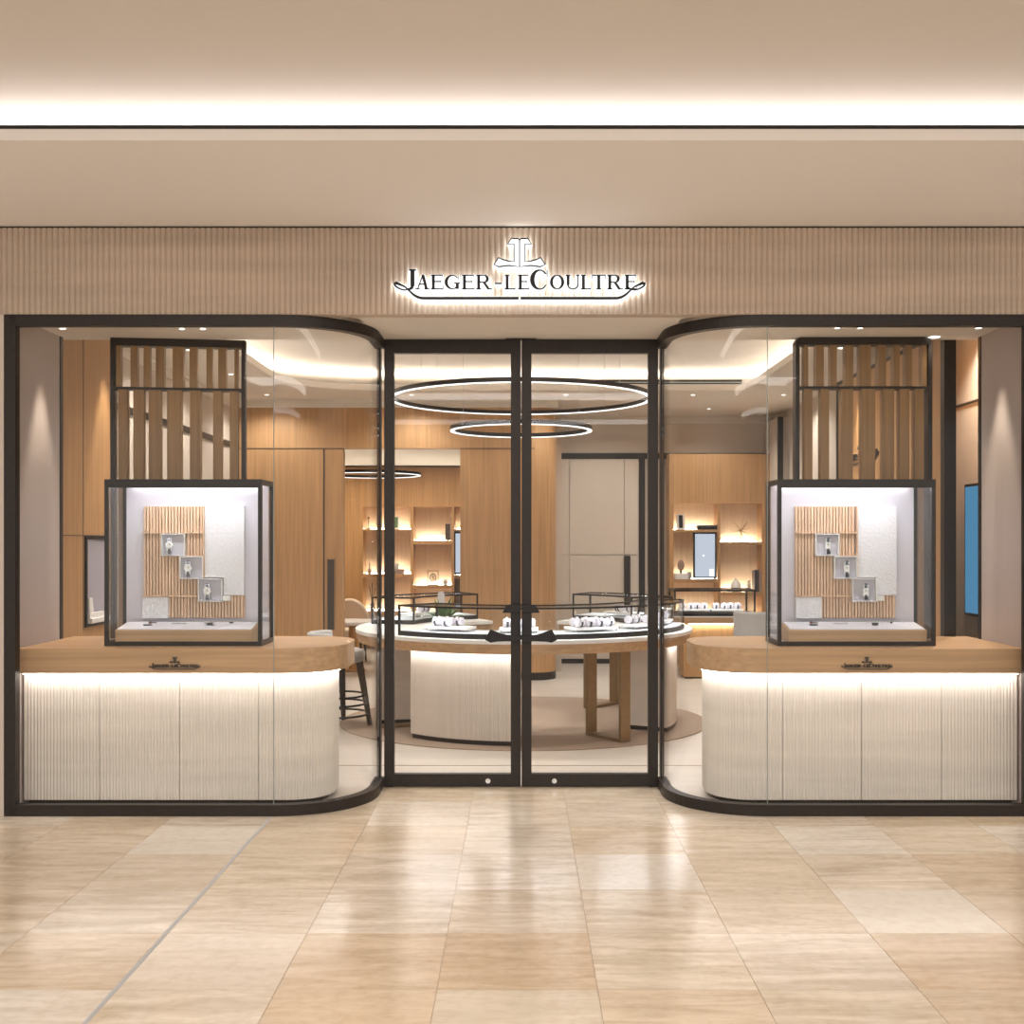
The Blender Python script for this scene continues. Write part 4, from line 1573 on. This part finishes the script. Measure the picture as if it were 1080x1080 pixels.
# grey tub chair by the far vitrine
cx_, cy_ = X(803, 11.9), 11.9
tc_ = thing('tub_chair', 'grey upholstered tub chair beside the straight vitrine cabinet', 'chair', (cx_, cy_, 0))
n = 20
inn = [(cx_ + .22 * cos(radians(a)), cy_ + .22 * sin(radians(a))) for a in [170 + 200 * i / n for i in range(n + 1)]]
out = [(cx_ + .29 * cos(radians(a)), cy_ + .29 * sin(radians(a))) for a in [370 - 200 * i / n for i in range(n + 1)]]
MB().prism_xy(inn + out, .30, .865).build('backrest', M_GREY, tc_, smooth=True, bevel=.02)
MB().lathe([(.215, .42), (.218, .44), (.218, .53), (.20, .55)], (cx_, cy_, 0), 28).build('seat', M_CREAMF, tc_, smooth=True)
for a in (45, 135, 225, 315):
    MB().rod((cx_ + .22 * cos(radians(a)), cy_ + .22 * sin(radians(a)), .003), (cx_ + .17 * cos(radians(a)), cy_ + .17 * sin(radians(a)), .43), .013, .02).build('leg', M_LEG, tc_, smooth=True)

# cream armchair and white round table in the far room
ax_, ay_ = X(366, 14.9), 14.9
ac = thing('lounge_chair', 'cream round-backed chair in the far room behind the oak opening', 'chair', (ax_, ay_, 0))
prf = [(ax_ + .27 * cos(radians(a)), .50 + .33 * sin(radians(a))) for a in range(0, 181, 10)]
MB().prism_xz(prf + [(ax_ - .27, .42), (ax_ + .27, .42)], ay_ + .18, ay_ + .27).build('backrest', M_CREAMF, ac, smooth=True, bevel=.03)
MB().box(ax_ - .25, ax_ + .25, ay_ - .25, ay_ + .178, .33, .45).build('seat', M_CREAMF, ac, bevel=.03)
for sx in (-1, 1):
    for sy in (-1, 1):
        MB().rod((ax_ + sx * .22, ay_ + sy * .2, .003), (ax_ + sx * .2, ay_ + sy * .17, .34), .013, .018).build('leg', M_LEG, ac)
tx_, ty_ = X(372, 13.95), 13.95
wt = thing('round_table', 'low white round table in front of the cream chair', 'table', (tx_, ty_, 0))
MB().lathe([(.30, .575), (.315, .585), (.315, .615), (.305, .622)], (tx_, ty_, 0), 40).build('tabletop', M_WHITE, wt, smooth=True)
MB().lathe([(.16, .003), (.16, .02), (.05, .03), (.05, .575)], (tx_, ty_, 0), 28).build('pedestal', M_OAK, wt, smooth=True)

# ================================================================ SHELF WALLS
def shelf_unit(x0, x1, y, label, ztop, cells, verticals, shelves, depth=.3):
    """oak wall unit: a body with cells; y is the front plane. cells: (xa, xb, za, zb) lit recesses."""
    t = thing('shelf_unit', label, 'shelving', ((x0 + x1) / 2, y + depth / 2, 0))
    MB().box(x0, x1, y + depth - .02, y + depth, .003, ztop).build('back_panel', M_OAKL2, t)
    return t


M_OAKL2 = wood('lit_shelf_oak', (.66, .52, .37), 'z', .5, .08)  # oak paled: the even glow of the cells is put into its colour
SY = 14.45         # right shelf wall, front plane
sr = thing('shelf_unit', 'oak wall shelving with lit cells behind the straight vitrine cabinet', 'shelving', (2.55, SY, 0))
xa, xb = X(706, SY), X(822, SY)
xm0, xm1 = X(757, SY), X(759.8, SY)
xr0, xr1 = X(803.5, SY), X(806, SY)
zt_ = Zp(531, SY)
yb_ = 14.76
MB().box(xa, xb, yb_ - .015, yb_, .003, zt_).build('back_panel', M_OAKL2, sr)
MB().box(xa, xb, SY, yb_, zt_, 2.70).build('upper_panel', M_OAK, sr)
MB().box(xa, X(710.5, SY), SY, yb_ - .015, .003, zt_).build('upright', M_OAK, sr)
MB().box(xm0, xm1, SY, yb_ - .015, .003, zt_).build('upright', M_OAK, sr)
MB().box(xr0, xb, SY, yb_ - .015, .003, zt_).build('upright', M_OAK, sr)
SHR = [(X(710.5, SY), xm0, 558.5, 561), (X(710.5, SY), xm0, 611, 614.5), (xm1, xr0, 571.5, 574.5), (xm1, xr0, 624.5, 628), (X(710.5, SY), xm0, 648, 652), (xm1, xr0, 655, 659)]
for a, b, v0, v1 in SHR:
    MB().box(a, b, SY, yb_ - .015, Zp(v1, SY), Zp(v0, SY)).build('shelf', M_OAK, sr)
    MB().box(a + .02, b - .02, yb_ - .085, yb_ - .07, Zp(v0, SY) + .0005, Zp(v0, SY) + .009).build('light_strip', L_SHELF, sr)
# the unit's lower closed part is hidden by the furniture in front
SL = 16.5
sl_ = thing('shelf_unit', 'oak wall shelving with lit cells seen through the opening in the oak back wall', 'shelving', (-1.4, SL, 0))
la, lb = X(330, SL), X(500, SL)
zt2 = Zp(534.5, SL)
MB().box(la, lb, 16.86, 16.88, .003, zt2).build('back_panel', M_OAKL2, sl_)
MB().box(la, lb, SL, 16.88, zt2, Zp(492.5, SL)).build('upper_panel', M_OAK, sl_)
MB().box(la, lb, SL - .01, 16.88, Zp(492.5, SL), Zp(491, SL)).build('top_trim', M_DARK, sl_)
MB().box(la, lb, 16.74, 16.76, Zp(491, SL) + .0005, Zp(491, SL) + .006).build('light_strip', L_ADDED_WASH, sl_)  # strip added out of sight on the unit to brighten the wall above
VS = [(330, 382.8), (433, 436), (476.3, 479), (490, 500)]
for a, b in VS:
    MB().box(X(a, SL), X(b, SL), SL, 16.86, .003, zt2).build('upright', M_OAK, sl_)
SHL = [(382.8, 433, 558, 560), (382.8, 433, 605.5, 608.5), (436, 476.3, 570, 574), (436, 476.3, 617.5, 620.5), (479, 490, 558, 560), (479, 490, 607, 610), (382.8, 433, 645, 649), (436, 476.3, 650, 654)]
for a, b, v0, v1 in SHL:
    MB().box(X(a, SL), X(b, SL), SL, 16.86, Zp(v1, SL), Zp(v0, SL)).build('shelf', M_OAK, sl_)
    MB().box(X(a, SL) + .02, X(b, SL) - .02, 16.775, 16.79, Zp(v0, SL) + .0005, Zp(v0, SL) + .011).build('light_strip', L_SHELF, sl_)


def ob(name, label, cat, px, Y, pybot, shape, dx=0):
    """object standing at photograph column px on a shelf whose top is at row pybot (front plane Yf)."""
    pass


def on_shelf(name, label, cat, x, y, z, parts):
    t = thing(name, label, cat, (x, y, z))
    for nm, mb, mat, sm in parts:
        mb.xform(Matrix.Translation((x, y, z))).build(nm, mat, t, smooth=sm)
    return t


ry = SY + .14
S1, S2, S3, S4 = (Zp(558.5, SY) + .001, Zp(611, SY) + .001, Zp(571.5, SY) + .001, Zp(624.5, SY) + .001)
# leaning picture
on_shelf('picture_frame', 'small black and white framed picture leaning on the topmost shelf beside the black box', 'picture', X(718, ry), ry - .02, S1,
         [('frame', MB().prism_yz([(0, 0), (.015, 0), (.06, .20), (.045, .20)], -.055, .055), M_WHITE, False),
          ('print', MB().prism_yz([(-.0015, .02), (.0, .02), (.04, .185), (.0385, .185)], -.025, .025), M_BLACK, False)])
on_shelf('black_box', 'flat black box at the end of the topmost shelf above the screen', 'box', X(744.3, ry), ry - .06, S1,
         [('body', MB().box(-.125, .125, -.05, .05, 0, .035), M_BLACK, False), ('lid', MB().box(-.127, .127, -.052, .052, .036, .055), M_STRAP, False)])
ws = thing('wall_screen', 'upright pale screen in a dark frame among the lit shelves', 'screen', (X(743.5, SY), SY, Zp(611, SY)))
x0, x1, z0, z1 = X(731.5, SY - .03), X(755.5, SY - .03), Zp(610, SY - .03), Zp(561.5, SY - .03)
MB().box(x0, x1, SY - .03, SY + .02, z0, z1).build('bezel', M_BLACK, ws)
MB().box(x0 + .018, x1 - .018, SY - .032, SY - .0305, z0 + .02, z1 - .02).build('display', L_SCREEN, ws)
MB().box(X(748, SY - .03), X(753, SY - .03), SY - .0335, SY - .0325, Zp(607.5, SY), Zp(600, SY)).build('bright_tile', emit('tile_white', (1, 1, 1), .95), ws)
MB().rod((X(742, SY - .03), SY - .0335, Zp(586, SY)), (X(742, SY - .03), SY - .0325, Zp(586, SY)), .014, n=18).build('watch_image', emit('tile_pale', (.9, .92, .97), .9), ws)
on_shelf('trophy_clock', 'small dark oval ornament on a white block on the shelf beside the screen', 'ornament', X(717.5, ry), ry - .05, S2,
         [('block', MB().box(-.085, .085, -.06, .06, 0, .07), M_WHITE, False), ('stem', MB().rod((0, 0, .07), (0, 0, .11), .012), M_LEG, True),
          ('oval', MB().ellipsoid((0, 0, .175), .045, .02, .07), M_TAUPE, True)])
on_shelf('small_card', 'small grey card standing next to the dark oval ornament', 'card', X(726, ry), ry - .05, S2,
         [('card', MB().box(-.03, .03, -.006, .006, 0.006, .09), M_GREY, False), ('foot', MB().box(-.03, .03, -.02, .02, 0, .0055), M_GREY, False)])
# starburst
sb = MB()
random.seed(3)
for i in range(26):
    d = Vector((random.uniform(-1, 1), random.uniform(-.55, .55), random.uniform(-.75, 1))).normalized()
    c0 = Vector((0, 0, .145))
    L = random.uniform(.10, .165) if d.z > -.3 else .12
    sb.rod(c0, c0 + d * L, .0035, .0015, 6)
on_shelf('starburst_ornament', 'brass starburst ornament alone on its lit shelf', 'ornament', X(781, ry), ry - .02, S3,
         [('rays', sb, M_BRONZE, False), ('core', MB().ellipsoid((0, 0, .145), .022, .022, .022), M_BRONZE, True),
          ('stand', MB().rod((0, 0, 0.006), (0, 0, .13), .004).rod((0, 0, 0), (0, 0, .006), .035, n=16), M_BRONZE, True)])
on_shelf('vase', 'rounded white vase on the shelf below the starburst', 'vase', X(775.5, ry), ry - .04, S4,
         [('body', MB().lathe([(.045, 0), (.066, .03), (.068, .08), (.045, .125), (.022, .145), (.022, .165)], (0, 0, 0), 28), M_WHITE, True),
          ('rim', MB().lathe([(.026, .1655), (.026, .172)], (0, 0, 0), 24), M_WHITE, True)])
on_shelf('figurine', 'small cream figurine between the vase and the dark books', 'ornament', X(789, ry), ry - .05, S4,
         [('body', MB().lathe([(.035, 0), (.04, .02), (.022, .06), (.03, .09), (.012, .12)], (0, 0, 0), 20), M_CREAMF, True), ('head', MB().ellipsoid((0, 0, .135), .02, .02, .022), M_CREAMF, True)])
for i, (pxx, hh, mat, lab) in enumerate(((795.2, .27, M_STRAP, 'black upright book, first of the row beside the figurine'), (797.6, .28, M_LEG, 'dark brown upright book, second in the row beside the figurine'), (799.8, .255, M_TAUPE, 'taupe upright book at the end against the shelf upright'))):
    on_shelf('book', lab, 'book', X(pxx, ry), ry - .03, S4, [('cover', MB().box(-.0125, .0125, -.09, .09, 0, hh), mat, False), ('pages', MB().box(-.0095, .0095, -.085, .092, .004, hh - .004), M_WHITE, False)])

ly = SL + .15
T1, T2, T3, T4 = (Zp(558, SL) + .001, Zp(605.5, SL) + .001, Zp(570, SL) + .001, Zp(617.5, SL) + .001)
on_shelf('picture_frame', 'small white-framed picture leaning on the upper shelf beside the door stile', 'picture', X(417.5, ly), ly - .02, T1,
         [('frame', MB().prism_yz([(0, 0), (.015, 0), (.06, .19), (.045, .19)], -.055, .055), M_WHITE, False), ('print', MB().prism_yz([(-.0015, .02), (.0, .02), (.04, .175), (.0385, .175)], -.03, .03), M_LEAF, False)])
on_shelf('candlestick', 'thin dark candlestick on the upper shelf next to the bay glass', 'candlestick', X(389, ly), ly - .02, T1,
         [('foot', MB().lathe([(.03, 0), (.03, .008), (.006, .016)], (0, 0, 0), 18), M_LEG, True), ('stem', MB().rod((0, 0, .012), (0, 0, .15), .006), M_LEG, True), ('cup', MB().lathe([(.01, .15), (.018, .165), (.018, .175)], (0, 0, 0), 16), M_LEG, True)])
on_shelf('flat_box', 'flat taupe box lying on the second shelf of the far room', 'box', X(416, ly), ly - .04, T2,
         [('body', MB().box(-.14, .14, -.08, .08, 0, .045), M_TAUPE, False), ('lid', MB().box(-.143, .143, -.083, .083, .046, .065), M_TAUPE, False)])
on_shelf('cube_box', 'small grey box on top of the flat taupe box', 'box', X(417.5, ly), ly - .04, T2 + .0655,
         [('body', MB().box(-.045, .045, -.045, .045, 0, .07), M_GREY, False), ('lid', MB().box(-.047, .047, -.047, .047, .071, .085), M_GREY, False)])
on_shelf('bud_vase', 'slim taupe bud vase on the second shelf next to the bay glass', 'vase', X(390, ly), ly - .04, T2,
         [('body', MB().lathe([(.025, 0), (.028, .02), (.026, .06), (.009, .08), (.009, .16)], (0, 0, 0), 20), M_TAUPE, True), ('rim', MB().lathe([(.011, .1605), (.011, .166)], (0, 0, 0), 16), M_TAUPE, True)])
on_shelf('sculpture', 'tall dark upright sculpture at the end of the upper shelf in the far room', 'sculpture', X(473.5, ly), ly - .03, T3,
         [('slab', MB().box(-.05, .02, -.04, .04, 0, .24), M_LEG, False), ('tall_slab', MB().box(.021, .045, -.04, .04, 0, .34), M_TAUPE, False)])
on_shelf('small_sign_card', 'tiny card on legs beside the dark sculpture', 'card', X(467, ly), ly - .06, T3,
         [('card', MB().box(-.03, .03, -.006, .006, .085, .11), M_GREY, False), ('post', MB().rod((0, 0, .004), (0, 0, .085), .003).box(-.02, .02, -.015, .015, 0, .004), M_STEEL, False)])
fr_ = MB().box(-.08, -.068, -.02, .02, 0, .215).box(.068, .08, -.02, .02, 0, .215).box(-.068, .068, -.02, .02, 0, .012).box(-.068, .068, -.02, .02, .203, .215)
sk = MB()
for i in range(24):
    a0_, a1_ = 2 * pi * i / 24, 2 * pi * (i + 1) / 24
    sk.rod((.045 * cos(a0_), 0, .11 + .055 * sin(a0_)), (.045 * cos(a1_), 0, .11 + .055 * sin(a1_)), .007, n=6)
for a in range(0, 180, 30):
    ca, sa = cos(radians(a)), sin(radians(a))
    sk.rod((-.04 * ca, .004, .11 - .05 * sa), (.04 * ca, .004, .11 + .05 * sa), .004, n=6)
on_shelf('skeleton_clock', 'openwork bronze clock in a square frame on the lower shelf of the far room', 'clock', X(457, ly), ly - .05, T4,
         [('frame', fr_, M_BRONZE, False), ('movement', sk, M_LEG, False), ('hub', MB().rod((0, -.016, .11), (0, .01, .11), .016, n=18), M_BRONZE, True)])
on_shelf('small_box', 'little pale box beside the openwork clock', 'box', X(470, ly), ly - .05, T4,
         [('body', MB().box(-.028, .028, -.03, .03, 0, .06), M_GREY, False), ('lid', MB().box(-.03, .03, -.032, .032, .061, .085), M_WHITE, False)])
rd = thing('wall_screen', 'narrow pale screen in a dark frame half hidden by the oak column', 'screen', (X(484, SL), SL, 1.0))
MB().box(X(479.3, SL), X(497, SL), SL - .03, SL - .001, Zp(606, SL), Zp(560.5, SL)).build('bezel', M_BLACK, rd)
MB().box(X(480.6, SL), X(495.5, SL), SL - .033, SL - .0305, Zp(603.8, SL), Zp(562.6, SL)).build('display', L_SCREEN, rd)
# branches in a vase, low shelf near the bay glass
bxx, bzz = X(393, ly), Zp(645, SL) + .001
br = MB()
for dx_, dz_ in ((-.04, .36), (.0, .42), (.045, .34)):
    br.tube([(0, 0, .1), (dx_ * .3, 0, .2), (dx_, .01, dz_)], .005, 6)
on_shelf('branch_vase', 'dark vase with bare branches on the low shelf next to the bay glass', 'vase', bxx, ly - .05, bzz,
         [('body', MB().lathe([(.035, 0), (.045, .05), (.03, .11), (.018, .12)], (0, 0, 0), 20), M_TAUPE, True), ('branches', br, M_LEG, True)])

# ================================================================ STRAIGHT VITRINE CABINET
VY0, VY1 = 13.1, 13.6
vx0, vx1 = X(711, VY0), X(797, VY0)
vc = thing('vitrine_cabinet', 'oak cabinet with a straight glass vitrine in front of the lit shelves', 'cabinet', ((vx0 + vx1) / 2, 13.35, 0))
vb = Zp(650, VY0)
MB().box(X(722, VY0), X(785.5, VY0), VY0 + .06, VY1 - .02, .02, vb - .085).build('body', M_OAK, vc)
MB().box(X(724, VY0), X(784, VY0), VY0 + .08, VY1 - .04, .003, .02).build('plinth', M_DARK, vc)
MB().box(X(716, VY0), X(786.5, VY0), VY0, VY1, vb - .085, vb - .012).build('apron', M_OAKX, vc)
MB().box(X(727, VY0), X(784, VY0), VY0 + .025, VY0 + .04, vb - .092, vb - .0855).build('light_strip', L_SHELF, vc)
MB().box(vx0, vx1, VY0 - .01, VY1, vb - .012, vb).build('top', M_WHITE, vc)
zt3 = Zp(622, VY0)
f = MB()
e = .02
for a in (vx0, vx1 - e):
    for b in (VY0, VY1 - e):
        f.box(a, a + e, b, b + e, vb + .035, zt3 - .02)
f.box(vx0, vx1, VY0, VY1, vb, vb + .035)
f.box(vx0, vx1, VY0, VY0 + e, zt3 - .02, zt3).box(vx0, vx1, VY1 - e, VY1, zt3 - .02, zt3).box(vx0, vx0 + e, VY0 + e, VY1 - e, zt3 - .02, zt3).box(vx1 - e, vx1, VY0 + e, VY1 - e, zt3 - .02, zt3)
fo = f.build('case_frame', M_BLACK, vc)
MB().box(vx0 + e, vx1 - e, VY0 + .006, VY0 + .012, vb + .035, zt3 - .02).box(vx0 + .006, vx0 + .012, VY0 + e, VY1 - e, vb + .035, zt3 - .02).box(vx1 - .012, vx1 - .006, VY0 + e, VY1 - e, vb + .035, zt3 - .02).box(vx0 + e, vx1 - e, VY0 + e, VY1 - e, zt3 - .012, zt3 - .006).build('case_glass', M_CASEGL, fo)
d = bpy.data.lights.new('case_lamp', 'AREA')
d.shape, d.size, d.size_y, d.energy, d.color = 'RECTANGLE', .85, .012, 2.6, (.95, .97, 1)
lo = bpy.data.objects.new('case_lamp', d)
lo.location = Vector(((vx0 + vx1) / 2, VY0 + .03, zt3 - .022)) - base_of(fo)
lo.rotation_euler = (radians(-14), 0, 0)
lo.parent = fo
COL.objects.link(lo)
for (pc_, lab, gl) in ((731, 'pale tray of watches in the straight vitrine, at the end by the ring counter', 'watch on a white cushion in the straight vitrine, on the tray by the ring counter'), (766, 'pale tray of watches in the straight vitrine, at the end by the tub chair', 'watch on a white cushion in the straight vitrine, on the tray by the tub chair')):
    t, M, h = tray_at(X(pc_, 13.3), 13.3, vb + .0355, 0, .36, .22, lab)
    cushions(M, h, [(-.12, .02), (-.03, -.02), (.05, .03), (.13, .0)], gl, gl.replace('watch on a white cushion', 'watches'))
